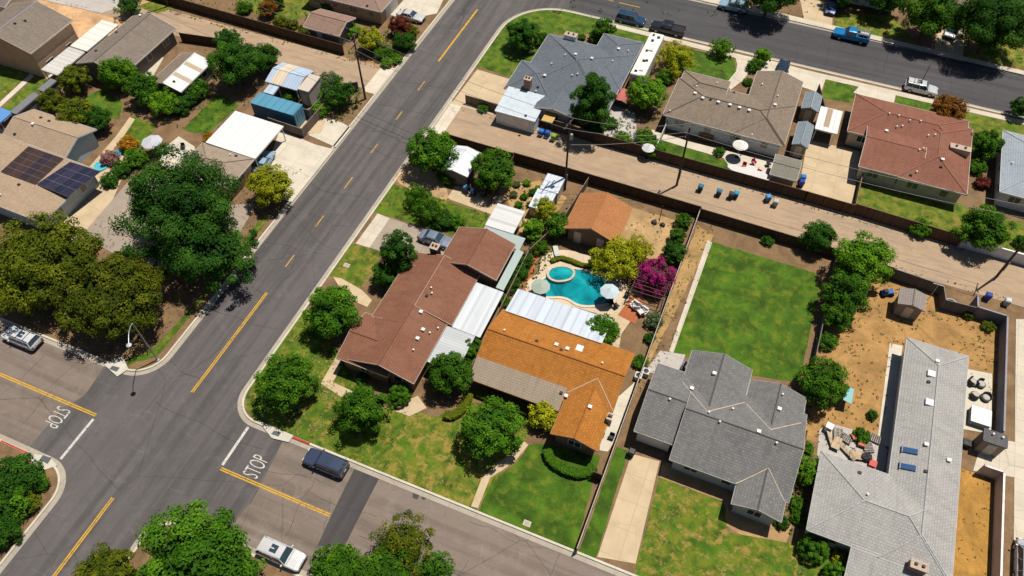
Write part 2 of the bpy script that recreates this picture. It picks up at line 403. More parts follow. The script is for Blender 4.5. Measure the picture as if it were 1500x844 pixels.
def text_mesh(name, body, size, mat, mtx, parent=None, bold=.0, ext=.004):
    cu = bpy.data.curves.new(name, 'FONT'); cu.body = body; cu.size = size; cu.align_x = 'CENTER'; cu.align_y = 'CENTER'; cu.offset = bold; cu.extrude = ext
    t = bpy.data.objects.new(name+'_tmp', cu); COL.objects.link(t); bpy.context.view_layer.update()
    me = bpy.data.meshes.new_from_object(t.evaluated_get(bpy.context.evaluated_depsgraph_get())); bpy.data.objects.remove(t)
    me.transform(mtx); me.materials.clear(); me.materials.append(mat)
    o = bpy.data.objects.new(name, me); COL.objects.link(o)
    if parent: o.parent = parent
    return o
c1 = at(83,611,RZ); c2 = at(376,684,RZ)
for c_, rz in ((c1, -90), (c2, 90)):
    M4 = Matrix.Translation((c_.x, c_.y, Z1+.003)) @ Matrix.Rotation(R_(rz),4,'Z') @ Matrix.Diagonal((.8, 2.1, 1, 1))
    o_ = text_mesh('stop_marking', 'STOP', 1.3, PW, M4, bold=-.01); o_['kind'] = 'structure'
# pale repair scuffs and kerb returns
grate = MB()
for p in ((169,540,155,6),): pass
def slab(px, z, name, mat, zz=0.0): return struct(name, MB().sheet(A(px), zz+z), mat)
# kerb ramps at the corners
for L in ([(152,534),(180,521),(188,541),(172,552)], [(35,664),(72,668),(84,682),(62,690)], [(378,616),(430,638),(423,648),(398,642)]):
    struct('corner_ramp', MB().sheet(A(L), .042), concrete((.6,.56,.48), 5, 5, .2))
for L in ([(165,536),(176,539),(171,545),(160,541)], [(63,667),(76,671),(70,680),(58,674)], [(402,631),(412,634),(408,640),(397,636)]):
    struct('tactile_paving', MB().sheet(A(L), .048), plain((.11,.12,.13), .8))

# ------------------------------------------------------------------ paving, alley, yards
@cached
def alley_m():
    s = NT('alley_surface'); c = (.43,.31,.205)
    mp = s.n('Mapping'); mp.inputs['Scale'].default_value = (.16, 1.1, 1); s.l(s.geo(), mp.inputs['Vector'])
    a = s.mix(mul(c,.65), mul(c,1.2), s.noise(.3, 9, .7, dist=.8))
    a = s.mix(a, (.26,.195,.145), s.ramp(s.noise(1, 7, .7, mp.outputs[0], 1.2), [(.47,0.),(.66,.7)]))
    a = s.mix(a, (.5,.24,.1), s.ramp(s.noise(.22, 4, .6, dist=1), [(.6,0.),(.78,.5)]))
    a = s.mix(a, (.14,.1,.06), s.ramp(s.noise(.9, 8, .8, dist=2), [(.6,0.),(.68,.5)]))
    sp = s.ramp(s.noise(12, 4, .8), [(.3,.7),(.5,1.),(.75,1.25)])
    return s.out(s.mix(a, sp, .7, 'MULTIPLY'), s.noise(10,4), .3, .03)
al = MB(); al.prism([(-58.9,81.2),(-58.9,86.9),(-150,86.9),(-150,81.6)], -.02, .02)
al.prism([(-43.2,75.2),(300,75.2),(300,82.6),(-43.2,83.2)], -.02, .02)
struct('alley', al, alley_m())
ap = MB(); ap.prism([(-58.9,80.6),(-56.75,80.6),(-56.75,87.4),(-58.9,87.4)], -.02, .024); ap.prism([(-44.9,76.2),(-43.0,76.2),(-43.0,83.6),(-44.9,83.6)], -.02, .024)
struct('alley_apron', ap, concrete((.68,.6,.48), 2, 3.4, .2))
CT = dict(tan=concrete((.58,.45,.29), 3, 3, .3), pale=concrete((.62,.55,.44), 1.5, 1.5, .15), white=concrete((.64,.58,.47), 3, 3, .2), old=concrete((.36,.3,.24), 4, 4, .4), cool=concrete((.5,.46,.42), 2, 2, .3), terra=concrete((.42,.13,.05), .6, .6, .4, (.2,.1,.05)))
PAV = [  # name, material, z, pixel outline
 ('driveway','tan',.012,[(699,102),(746,116),(760,122),(722,168),(661,152)]),
 ('driveway','pale',.012,[(521,357),(553,313),(571,320),(541,363)]),
 ('driveway','old',.012,[(571,320),(625,337),(660,350),(650,385),(612,385),(541,363)]),
 ('driveway','tan',.012,[(655,291),(667,272),(742,290),(722,315)]),
 ('driveway','tan',.012,[(925,665),(966,676),(931,826),(875,816)]),
 ('driveway','tan',.026,[(1183,205),(1260,222),(1247,317),(1167,293)]),
 ('driveway','white',.012,[(1126,88),(1211,111),(1202,137),(1110,105)]),
 ('driveway','white',.014,[(1262,123),(1313,136),(1309,152),(1250,136)]),
 ('driveway','white',.012,[(410,190),(440,203),(462,212),(489,219),(428,296),(402,290),(385,262)]),
 ('driveway','white',.012,[(600,28),(640,20),(668,-40),(600,-60),(560,20)]),
 ('driveway','white',.012,[(452,198),(478,172),(503,181),(515,188),(492,216)]),
 ('driveway','tan',.012,[(1168,-20),(1225,-20),(1218,42),(1178,30)]),
 ('driveway','tan',.012,[(1372,50),(1415,20),(1410,90),(1367,80)]),
 ('sidewalk','pale',.010,[(875,29),(1125,90),(1500,177),(1500,183),(1125,97),(875,35)]),
 ('sidewalk','pale',.010,[(1030,2),(1125,22),(1500,110),(1500,104),(1125,15),(1030,-5)]),
 ('garden_path','pale',.016,[(1076,79),(1100,85),(1098,105),(1088,118),(1070,132),(1064,122),(1078,105),(1080,95)]),
 ('garden_path','tan',.016,[(768,647),(774,652),(755,675),(735,690),(718,700),(700,745),(690,742),(706,700),(728,680),(752,662)]),
 ('garden_path','tan',.016,[(488,406),(500,408),(530,425),(545,440),(538,450),(515,440),(500,425)]),
 ('garden_path','tan',.016,[(493,522),(504,530),(488,560),(520,575),(505,585),(470,562)]),
 ('garden_path','tan',.016,[(585,592),(612,580),(625,598),(600,610),(580,603)]),
 ('garden_path','white',.016,[(0,150),(45,108),(50,112),(0,158)]),
 ('garden_path','tan',.016,[(170,200),(190,172),(198,175),(178,205),(110,285),(100,280)]),
 ('patio','cool',.014,[(885,150),(930,165),(935,210),(900,215),(870,195)]),
 ('patio','white',.014,[(955,190),(1010,208),(1080,225),(1150,240),(1140,272),(1080,262),(1060,232),(1000,215),(952,200)]),
 ('patio','white',.014,[(235,222),(262,200),(285,215),(290,240),(262,262),(235,240)]),
 ('patio','tan',.014,[(100,285),(160,215),(190,235),(150,330),(110,360),(80,340)]),
 ('driveway','old',.012,[(120,345),(195,258),(250,262),(340,300),(375,300),(330,380),(250,400),(180,380)]),
 ('patio','terra',.012,[(785,385),(802,360),(790,352),(778,370),(765,430),(775,432)]),
 ('patio','tan',.012,[(880,440),(905,440),(930,420),(945,440),(910,490),(905,520),(890,500),(870,470)]),
 ('patio','terra',.016,[(928,430),(945,440),(930,475),(905,462)]),
 ('patio','cool',.014,[(967,514),(1004,520),(992,552),(945,545)]),
 ('patio','white',.014,[(1412,540),(1453,548),(1452,636),(1405,628)]),
 ('sidewalk','white',.014,[(1303,503),(1322,507),(1302,655),(1284,650)]),
 ('driveway','pale',.014,[(1488,468),(1540,468),(1540,844),(1484,844)]),
 ('driveway','pale',.016,[(1440,640),(1500,650),(1500,700),(1487,700),(1425,690)]),
 ('patio','cool',.012,[(1200,630),(1215,620),(1285,640),(1300,660),(1294,700),(1196,672)]),
 ('sidewalk','white',.012,[(885,600),(930,560),(905,640),(890,662),(878,660)]),
 ('driveway','white',.012,[(48,108),(62,97),(78,110),(70,116)]),
 ('patio','tan',.012,[(440,170),(480,170),(470,195),(440,197),(430,185)]),
 ('patio','pale',.012,[(205,60),(240,85),(220,120),(195,105)]),
 ('driveway','cool',.012,[(60,0),(190,-40),(190,5),(150,20),(60,0)]),
]
for i_, (nm, mt, z, L) in enumerate(PAV): slab(L, .026+.0008*i_, nm, CT[mt])
ed = MB().sheet(A([(980,515),(986,518),(1043,356),(1036,352)]), .07); struct('concrete_edge', ed, CT['pale'])
LAWN = [ # seed, dryness, threshold, outline
 (1,.2,.56,[(703,98),(722,70),(750,32),(768,22),(800,17),(872,31),(962,50),(945,66),(884,50),(810,50),(775,95),(748,114)]),
 (2,.1,.6,[(985,68),(1076,84),(1078,105),(1066,122),(1005,108),(980,90)]),
 (3,.1,.57,[(1211,110),(1260,122),(1250,152),(1203,143)]),
 (4,.15,.57,[(1313,136),(1365,148),(1362,168),(1309,155)]),
 (5,.2,.5,[(1412,162),(1500,184),(1500,215),(1410,185)]),
 (6,.25,.5,[(1253,262),(1412,300),(1440,330),(1430,362),(1246,316)]),
 (7,.3,.5,[(1440,320),(1500,325),(1500,372),(1435,360)]),
 (8,.1,.6,[(930,210),(955,200),(1010,215),(1060,235),(1085,240),(1075,256),(945,225)]),
 (9,.25,.54,[(555,313),(580,270),(620,283),(650,293),(716,315),(708,338),(660,345),(620,332)]),
 (10,.4,.5,[(489,404),(521,358),(541,364),(560,370),(545,400),(525,425)]),
 (11,.5,.49,[(560,690),(590,600),(640,610),(690,590),(790,590),(770,645),(735,690),(700,742)]),
 (12,.2,.6,[(702,746),(722,702),(757,677),(776,652),(800,650),(880,668),(872,690),(845,802)]),
 (13,.05,.66,[(903,655),(921,660),(874,815),(849,806)]),
 (14,.55,.51,[(966,700),(1060,735),(1066,780),(1150,795),(1200,800),(1220,860),(928,860),(932,830)]),
 (15,.15,.6,[(1041,354),(1195,400),(1200,430),(1170,560),(1100,550),(985,516)]),
 (16,.4,.53,[(375,620),(362,605),(356,590),(372,560),(390,530),(440,462),(470,465),(500,530),(560,600),(600,600),(560,690),(430,645)]),
 (17,.3,.52,[(0,90),(45,105),(0,148)]), (17,.35,.52,[(0,162),(52,112),(72,118),(40,160),(15,175)]),
 (18,.1,.6,[(268,190),(320,135),(350,155),(305,195),(285,195)]), (18,.3,.55,[(175,200),(195,170),(230,185),(205,215)]), (18,.1,.58,[(120,145),(150,130),(180,150),(175,175),(150,170)]),
 (19,.3,.5,[(345,5),(375,-20),(500,-20),(480,12),(430,30),(375,20)]),
 (20,.3,.55,[(187,535),(230,522),(395,320),(382,320),(300,430),(225,510),(180,530)]),
 (21,.4,.5,[(200,10),(250,-10),(260,10),(230,20)]),
 (22,.2,.55,[(615,15),(640,5),(665,-30),(610,-10)]),
 (23,.4,.5,[(1218,44),(1226,20),(1305,20),(1340,60),(1290,55)]), (23,.5,.48,[(1410,90),(1440,60),(1500,60),(1500,100)]),
 (24,.3,.5,[(1180,820),(1200,800),(1240,830),(1230,870),(1180,870)]),
]
def snap(P):
    out = []
    for x, y in P:
        if -48 < x < ROADX1+2.2 and y > LOWY1: x = ROADX1+.2
        if y < LOWY1+1.7 and y > LOWY0+3 and x > -46: y = LOWY1+.2
        if UPY0-2.2 < y < UPY0+1.5 and x > -46: y = UPY0-.2 if x < -20 else min(y, UPY0-1.6)
        if x < ROADX1+3.4 and y < LOWY1+3.4 and y > LOWY0+3 and x > -47:
            d = Vector((x-ROADX1-3.2, y-LOWY1-3.2)); d = d.normalized()*2.98; x, y = ROADX1+3.2+d.x, LOWY1+3.2+d.y
        if x < ROADX1+9 and y > UPY0-9 and x > -47 and y < UPY0+2:
            d = Vector((x-ROADX1-9, y-UPY0+9))
            if d.length > 7: d = d.normalized()*8.75; x, y = ROADX1+9+d.x, UPY0-9+d.y
        out.append((x, y))
    return out
def dens(P, st=1.0):
    out = []
    for i in range(len(P)):
        a = Vector(P[i]); b = Vector(P[(i+1)%len(P)]); n = max(1, int((b-a).length/st)); out += [tuple(a.lerp(b,k/n)) for k in range(n)]
    return out
for i, (sd, dr, th, L) in enumerate(LAWN): struct('lawn', MB().sheet(rough(snap(dens(A(L))), .6, .06, i), .0065+.0007*i), lawn_m(sd, min(.95,dr*1.6+.2), (.055,.125,.006), th))
dm = [((.4,.225,.08), .5, 3, 'w', [(14.1,47.2),(22.4,47.2),(22.6,63.0),(29.8,62.9),(30,57),(33.9,56.5),(33.9,71),(30.6,71),(27,70.9),(26.6,73),(21,73.3),(14.1,73.6)]),
      ((.42,.22,.05), .3, 5, 'w', [(29.3,50),(34.1,50),(34.2,30),(29.3,30)]),
      ((.36,.27,.1), .8, 7, [(400,560),(440,520),(500,530),(495,575),(485,640),(440,640),(415,620)]),
      ((.46,.3,.14), .15, 9, [(928,305),(1000,325),(965,385),(905,380),(900,350)]),
      ((.45,.28,.12), .4, 11, [(720,275),(790,265),(830,290),(790,350),(760,340),(745,295)]),
      ((.4,.25,.1), .5, 12, [(1022,330),(1045,345),(945,545),(925,590),(945,520)]),
      ((.45,.28,.13), .15, 13, [(1060,735),(1066,770),(1110,800),(1150,795),(1160,770),(1110,745),(1060,700),(970,675),(966,700)]),
      ((.4,.22,.1), .6, 14, [(520,95),(560,85),(590,82),(575,98),(555,102)]),
      ((.46,.3,.16), .3, 15, [(575,262),(590,240),(640,250),(660,290),(640,300)]),
      ((.62,.38,.2), .08, 16, 'w', [(-104.8,66),(-102,66),(-101.3,80),(-99.5,84),(-104,97),(-125,97),(-125,74.5),(-106,74.3)])]
for c, g, sd, *L in dm:
    Pw = L[1] if L[0] == 'w' else A(L[0])
    struct('bare_earth', MB().sheet(rough(Pw, .7, .12, sd) if sd not in (3,5) else Pw, .004), dirt_m(c, g, sd))

def tufts(poly, dens, leaf, size, seed, name='weeds', hmax=.12, patch=None):
    g_ = random.Random(seed); x0 = min(p[0] for p in poly); x1 = max(p[0] for p in poly); y0 = min(p[1] for p in poly); y1 = max(p[1] for p in poly)
    mb = MB(); tn = []; n = int((x1-x0)*(y1-y0)*dens/3)
    from mathutils import noise as mn
    for _ in range(n):
        p = (g_.uniform(x0,x1), g_.uniform(y0,y1))
        if not inside(p, poly): continue
        if patch is not None and mn.noise(Vector((p[0]*.45+seed*7, p[1]*.45, 0))) < patch: continue
        t0 = g_.random()
        for k in range(3):
            c = Vector((p[0]+g_.uniform(-.12,.12), p[1]+g_.uniform(-.12,.12), g_.uniform(.02,hmax))); nr = Vector((g_.uniform(-.8,.8),g_.uniform(-.8,.8),.8)).normalized()
            a = nr.cross(Vector((g_.uniform(-1,1),g_.uniform(-1,1),.2))).normalized(); b = nr.cross(a); l = size*g_.uniform(.5,1.2)
            mb.add([c-a*l,c+b*l*.45,c+a*l,c-b*l*.45],[(0,1,2,3)]); tn.append(min(1,t0*.6+g_.random()*.4))
    mb.tone = tn; struct(name, mb, leaf, 'stuff')

cs = MB(); gq = random.Random(4)
def crackline(x, y, ang, L, w=.035):
    p = Vector((x,y)); a = ang; pts = [p.copy()]
    for _ in range(int(L/.7)):
        a += gq.uniform(-.35,.35); a = ang+(a-ang)*.7; p = p+Vector((math.cos(a),math.sin(a)))*.7; pts.append(p.copy())
    for q0, q1 in zip(pts, pts[1:]):
        d = (q1-q0).normalized(); nn = Vector((-d.y,d.x))*w*gq.uniform(.4,1.2)/2; cs.sheet([tuple(q0-nn-d*.02),tuple(q1-nn+d*.02),tuple(q1+nn+d*.02),tuple(q0+nn-d*.02)], RZ+.0105)
for k in range(13): crackline(ROADX0+.7, 30+k*6.3+gq.uniform(-2,2), gq.uniform(-.12,.12), gq.uniform(5,9.9))
for k in range(9): crackline(gq.uniform(-55,-47), 28+k*9, math.pi/2+gq.uniform(-.1,.1), gq.uniform(5,14))
for k in range(8): crackline(-37+k*4.6+gq.uniform(-1,1), 14.2, math.pi/2, gq.uniform(6,11))
for k in range(4): crackline(-80+k*4.6, 14.2, math.pi/2, gq.uniform(6,11))
for k in range(7): crackline(gq.uniform(-60,0), 17+gq.uniform(0,8), gq.uniform(-.1,.1), gq.uniform(6,16))
for k in range(14): crackline(-34+k*6, 113.3, math.pi/2+gq.uniform(-.3,.3), gq.uniform(4,10))
struct('crack_seal', cs, plain((.025,.024,.026), .6))
# ------------------------------------------------------------------ houses
def edge_strip(mb, p, q, h, t, out):
    p = Vector(p); q = Vector(q); o = Vector((*out, 0)).normalized()*t; u = Vector((0,0,.02)); dn = Vector((0,0,-h))
    mb.add([p+u,q+u,q+o+u,p+o+u,p+dn,q+dn,q+o+dn,p+o+dn], [(0,1,2,3),(4,7,6,5),(3,2,6,7),(0,4,5,1),(0,3,7,4),(1,5,6,2)])
def wing_geo(w):
    x0, y0, x1, y1 = w['r']; z = w['z']; ax = w.get('ax','y'); p = w.get('p', .36); e = w.get('e','gg')
    A_, B_, C_, D_ = (x0,y0,z), (x1,y0,z), (x1,y1,z), (x0,y1,z)
    if ax in 'xy':
        if ax == 'x':
            hf = (y1-y0)/2; ym = (y0+y1)/2; rz = z+p*hf; R0 = (x0+(hf if e[0]=='h' else 0), ym, rz); R1 = (x1-(hf if e[1]=='h' else 0), ym, rz)
            V = [A_,B_,C_,D_,R0,R1]; top = [(0,1,5,4),(2,3,4,5)]; top += [(3,0,4)] if e[0]=='h' else []; top += [(1,2,5)] if e[1]=='h' else []
            loop = [0,1]+([5] if e[1]=='g' else [])+[2,3]+([4] if e[0]=='g' else [])
        else:
            hf = (x1-x0)/2; xm = (x0+x1)/2; rz = z+p*hf; R0 = (xm, y0+(hf if e[0]=='h' else 0), rz); R1 = (xm, y1-(hf if e[1]=='h' else 0), rz)
            V = [A_,B_,C_,D_,R0,R1]; top = [(1,2,5,4),(3,0,4,5)]; top += [(0,1,4)] if e[0]=='h' else []; top += [(2,3,5)] if e[1]=='h' else []
            loop = [0]+([4] if e[0]=='g' else [])+[1,2]+([5] if e[1]=='g' else [])+[3]
        return V, top, loop, hf, rz
    zs = w['zs']; V = [(x0,y0,zs[0]),(x1,y0,zs[1]),(x1,y1,zs[2]),(x0,y1,zs[3])]
    return V, [(0,1,2,3)], [0,1,2,3], 0, max(zs)
def roof_z(W, x, y):
    best = 0
    for w in W:
        x0, y0, x1, y1 = w['r']
        if not (x0-.01 <= x <= x1+.01 and y0-.01 <= y <= y1+.01): continue
        if w.get('ax','y') == 'f':
            zs = w['zs']; u = (x-x0)/(x1-x0); v = (y-y0)/(y1-y0)
            z = (zs[0]*(1-u)+zs[1]*u)*(1-v)+(zs[3]*(1-u)+zs[2]*u)*v
        else:
            p = w.get('p',.36); e = w.get('e','gg'); ds = []
            if w.get('ax','y') == 'x':
                ds = [y-y0, y1-y]; ds += [x-x0] if e[0]=='h' else []; ds += [x1-x] if e[1]=='h' else []
            else:
                ds = [x-x0, x1-x]; ds += [y-y0] if e[0]=='h' else []; ds += [y1-y] if e[1]=='h' else []
            z = w['z']+p*min(ds)
        best = max(best, z)
    return best
def on_roof(W, px, py):
    z = 3.2
    for _ in range(12):
        q = at(px, py, z); z2 = roof_z(W, q.x, q.y)
        if z2 == 0: break
        z = z*.4+z2*.6
    return Vector((at(px,py,z).x, at(px,py,z).y, z))
TH = .14
def opening(root, side, c, w, h, z0, face, kind='window', mat=None):
    """c = position along the wall, face = wall plane coordinate"""
    def bx(a, b, zz0, zz1, d0, d1):
        sg = 1 if side in 'EN' else -1
        if side in 'SN': return MB().box(a, face+sg*d0, zz0, b, face+sg*d1, zz1)
        return MB().box(face+sg*d0, a, zz0, face+sg*d1, b, zz1)
    fr = bx(c-w/2, c+w/2, z0, z0+h, -.02, .05).build(kind, mat or paint((.75,.73,.68)), root)
    if kind == 'window':
        n = 2 if w > 1.3 else 1; g = .07
        for k in range(n):
            a = c-w/2+g+k*(w-g)/n; bx(a, a+(w-g)/n-g, z0+g, z0+h-g, .04, .062).build('pane', glass(), fr)
    else:
        if kind == 'door': bx(c+w/2-.2, c+w/2-.1, z0+1, z0+1.1, .04, .1).build('handle', plain((.3,.25,.1),.3,1.), fr)
        else:
            for k in range(4): bx(c-w/2+.08, c+w/2-.08, z0+.08+k*(h-.1)/4, z0+(k+1)*(h-.1)/4-.03, .045, .06).build('door_panel', mat or paint((.75,.73,.68)), fr)
    return fr
def house(name, label, cat, W, roofm, wallm, trim=(.78,.74,.66), wins='SE', vents=(), valleys=(), group=None, ridge=None, doors=(), garage=(), fascia_h=.2, chim=()):
    x0 = min(w['r'][0] for w in W); y0 = min(w['r'][1] for w in W); x1 = max(w['r'][2] for w in W); y1 = max(w['r'][3] for w in W)
    root = thing(name, label, cat, ((x0+x1)/2, (y0+y1)/2, 0), group=group)
    wm = MB(); roofs = {}; fs = MB(); rc = MB()
    for i, w in enumerate(W):
        w['z'] = w.get('z', 2.8) + .004*i
        if w.get('ax') == 'f': w['zs'] = [q+.004*i for q in w['zs']]
        V, top, loop, hf, rz = wing_geo(w); n = len(V); mt = w.get('mat', roofm); rm = roofs.setdefault(mt.name, (MB(), mt))[0]
        rm.add(V+[(v[0],v[1],v[2]-TH) for v in V], top+[tuple(k+n for k in f[::-1]) for f in top]+[(loop[j], loop[j]+n, loop[(j+1)%len(loop)]+n, loop[(j+1)%len(loop)]) for j in range(len(loop))])
        if w.get('fascia', True):
            cx, cy = (w['r'][0]+w['r'][2])/2, (w['r'][1]+w['r'][3])/2
            for j in range(len(loop)):
                a, b = V[loop[j]], V[loop[(j+1)%len(loop)]]; d = (b[0]-a[0], b[1]-a[1]); o = (d[1], -d[0])
                if o[0]*(a[0]-cx+1e-9)+o[1]*(a[1]-cy) < 0: o = (-o[0], -o[1])
                edge_strip(fs, a, b, fascia_h, .035, o)
        if w.get('ax','y') in 'xy':
            e = w.get('e','gg'); R0, R1 = V[4], V[5]; k = .03
            segs = [(R0,R1)]
            if e[0]=='h': segs += [(R0,V[0]),(R0, V[3] if w.get('ax','y')=='x' else V[1])]
            if e[1]=='h': segs += [(R1,V[2]),(R1, V[1] if w.get('ax','y')=='x' else V[3])]
            for a, b in segs: rc.tube((a[0],a[1],a[2]+.01),(b[0],b[1],b[2]+.01), .085, n=6)
        ov = w.get('ov', .5)
        if w.get('walls', True):
            wx0, wy0, wx1, wy1 = w['r'][0]+ov, w['r'][1]+ov, w['r'][2]-ov, w['r'][3]-ov; zt = (w['z']+w.get('p',.36)*ov if w.get('ax','y')!='f' else min(w['zs']))-TH-.02
            wm.box(wx0, wy0, -.1, wx1, wy1, zt)
            if w.get('ax','y') in 'xy':
                e = w.get('e','gg'); ap = rz-TH-.03
                if w.get('ax','y') == 'y': T = [(wx0,zt),(wx1,zt),((wx0+wx1)/2,ap)]
                else: T = [(wy0,zt),(wy1,zt),((wy0+wy1)/2,ap)]
                for s_, (q0, q1) in enumerate((((wy0,wy0+.2),(wy1-.2,wy1)) if w.get('ax','y')=='y' else ((wx0,wx0+.2),(wx1-.2,wx1)))):
                    if e[s_] == 'h': continue
                    P = [(t[0],q,t[1]) if w.get('ax','y')=='y' else (q,t[0],t[1]) for q in (q0,q1) for t in T]
                    wm.add(P, [(0,1,2),(5,4,3),(0,3,4,1),(1,4,5,2),(2,5,3,0)])
            for sd in w.get('wins', wins):
                L0, L1, face = {'S':(wx0,wx1,wy0),'N':(wx0,wx1,wy1),'E':(wy0,wy1,wx1),'W':(wy0,wy1,wx0)}[sd]
                cnt = max(1, int((L1-L0)/3.4))
                for k in range(cnt):
                    c = L0+(L1-L0)*(k+.5)/cnt
                    ww = 1.5 if k % 2 == 0 else 1.1
                    if any(s2 == sd and abs(c-dc) < 2 for s2, dc, *_ in list(doors)+list(garage)): continue
                    opening(root, sd, c, min(ww,(L1-L0)*.5), 1.1, 1.05, face)
        if w.get('posts'):
            for (px_, py_) in ((w['r'][0]+.2,w['r'][1]+.2),(w['r'][2]-.2,w['r'][1]+.2),(w['r'][2]-.2,w['r'][3]-.2),(w['r'][0]+.2,w['r'][3]-.2)):
                MB().box(px_-.06,py_-.06,-.05,px_+.06,py_+.06,roof_z([w],px_,py_)-TH).build('post', paint((.7,.68,.62)), root)
    for sd, c, face in doors: opening(root, sd, c, .95, 2.05, .02, face, 'door', paint((.6,.55,.45)))
    for sd, c, face, ww in garage: opening(root, sd, c, ww, 2.15, .02, face, 'garage_door', paint((.74,.72,.68)))
    if wm.v: wm.build('wall', wallm, root)
    rparts = [rm.build('roof', mt, root) for rm, mt in roofs.values()]
    fs.build('fascia', paint(trim, .5), root)
    if rc.v: rc.build('ridge_cap', ridge or shingle(mul((.2,.18,.16),1)), rparts[0])
    for v in vents:
        px, py = v[0], v[1]; kd = v[2] if len(v) > 2 else 'p'; c = on_roof(W, px, py)
        if kd == 'p': MB().lathe([(.07,-.2),(.07,.24),(.12,.26),(.12,.31),(.0,.34)], 8, c).build('vent_pipe', paint((.75,.74,.7)), rparts[0])
        elif kd == 'b': MB().cbox(c+Vector((0,0,.1)), (.36,.32,.22)).cbox(c+Vector((0,0,.27)), (.42,.38,.04)).build('roof_vent', paint((.78,.77,.74)), rparts[0])
        elif kd == 'd': MB().cbox(c+Vector((0,0,.06)), (.34,.3,.2)).build('roof_vent', plain((.03,.03,.03)), rparts[0])
        elif kd == 's': MB().cbox(c+Vector((0,0,.08)), (.8,.8,.2)).build('skylight', plain((.75,.78,.8),.2), rparts[0])
    for L in valleys:
        vm = MB()
        for i_ in range(len(L)-1):
            N_ = 5
            for k in range(N_):
                a = on_roof(W, L[i_][0]+(L[i_+1][0]-L[i_][0])*k/N_, L[i_][1]+(L[i_+1][1]-L[i_][1])*k/N_); b = on_roof(W, L[i_][0]+(L[i_+1][0]-L[i_][0])*(k+1)/N_, L[i_][1]+(L[i_+1][1]-L[i_][1])*(k+1)/N_)
                vm.tube(a, b, .055, n=5)
        vm.build('valley_flashing', paint((.62,.5,.38)), rparts[0])
    for c in chim:
        px, py, sx, sy, h, kd = c; p = on_roof(W, px, py)
        ch = MB().box(p.x-sx/2,p.y-sy/2,p.z-1.2,p.x+sx/2,p.y+sy/2,p.z+h).build('chimney', brick() if kd=='brick' else paint(kd), rparts[0])
        MB().box(p.x-sx/2-.07,p.y-sy/2-.07,p.z+h,p.x+sx/2+.07,p.y+sy/2+.07,p.z+h+.08).build('chimney_cap', concrete((.5,.4,.32)), rparts[0])
        for k_ in (-1,1): MB().box(p.x+k_*sx*.22-.12,p.y-.12,p.z+h+.08,p.x+k_*sx*.22+.12,p.y+.12,p.z+h+.3).build('flue', plain((.08,.06,.05)), rparts[0])
    return root
def pick(F, **k): return dict(r=F, **k)
SH = dict(
 brown=shingle((.2,.165,.135), .45, .3), taupe=shingle((.21,.165,.125), .55, .35), tan=shingle((.36,.27,.19), .35, .35, warm=(.45,.3,.18)),
 redbr=shingle((.205,.088,.053), .35, .5, warm=(.28,.14,.09)), redbr2=shingle((.22,.09,.058), .35, .45, warm=(.29,.14,.1)), orange=shingle((.37,.14,.022), .6, .45, warm=(.45,.19,.05)),
 garage=shingle((.38,.16,.06), .3, .35), greyblue=shingle((.12,.14,.165), .45, .3), charcoal=shingle((.16,.158,.155), .6, .35), light=shingle((.33,.32,.305), .35, .4), olive=shingle((.2,.19,.155), .3, .3),
 band=shingle((.3,.24,.18), .2, .3))
WL = dict(tan=stucco((.5,.34,.22)), cream=stucco((.58,.5,.38)), white=stucco((.7,.7,.68)), grey=stucco((.4,.42,.44)), brown=stucco((.22,.14,.09)), blue=siding((.42,.52,.58)), dark=stucco((.16,.15,.14)), teal=stucco((.26,.36,.36)))
# the orange-roofed house with the pool
W = [pick((-21.7,40.0,-5.4,48.8), z=2.8, ax='x', p=.42), pick((-10.75,35.8,-5.5,42.6), z=2.8, ax='y', p=.37), pick((-21.65,38.7,-10.9,41.3), ax='f', zs=(2.65,2.65,3.42,3.42), z=2.6, mat=SH['band'], walls=False)]
house('ranch_house', 'ranch house with bright orange shingle roof beside the swimming pool', 'house', W, SH['orange'], WL['brown'], trim=(.4,.2,.1), wins='SW', ridge=shingle((.3,.11,.03)),
  vents=[(739,485,'p'),(786,500,'d'),(815,506,'b'),(822,513,'d'),(831,512,'b'),(882,533,'p'),(864,597,'b'),(849,511,'s'),(822,576,'d'),(829,581,'b')],
  valleys=[[(831,575),(875.6,554.4),(897.8,601.9)]], chim=[(893,613,.5,.7,.4,(.3,.3,.32))])
# red-brown long house
W = [pick((-35.3,35.7,-26.9,52.6), z=2.8, ax='y', p=.34, e='gg'), pick((-31.6,52.0,-23.9,58.1), z=3.5, ax='y', p=.33), pick((-36.6,35.4,-30.0,42.2), z=2.72, ax='x', p=.25, e='gg'), pick((-35.6,42.0,-33,50.5), ax='f', zs=(2.74,3.5,3.5,2.74), z=2.7), pick((-31.0,44.4,-26.3,52.6), z=2.95, ax='f', zs=(4.25,2.85,2.85,4.25))]
house('ranch_house', 'long ranch house with reddish brown roof and a raised rear section', 'house', W, SH['redbr'], WL['brown'], trim=(.6,.5,.42), wins='SW', ridge=shingle((.2,.08,.05)),
  vents=[(625,434,'d'),(633,431,'p'),(617,458,'b'),(620,484,'b'),(612,497,'b'),(606,514,'p'),(642,482,'p'),(630,489,'p'),(632,423,'p')], chim=[(638,371,1.0,.9,1.3,(.06,.035,.03))])
# orange-roofed detached garage
W = [pick((-19.5,63.7,-12.3,70.4), z=2.6, ax='y', p=.42)]
house('detached_garage', 'detached garage with pale orange gabled roof against the alley fence', 'garage', W, SH['garage'], WL['brown'], trim=(.5,.3,.18), wins='', ridge=SH['garage'], doors=[('S',-17.7,64.2),('S',-14.6,64.2)])
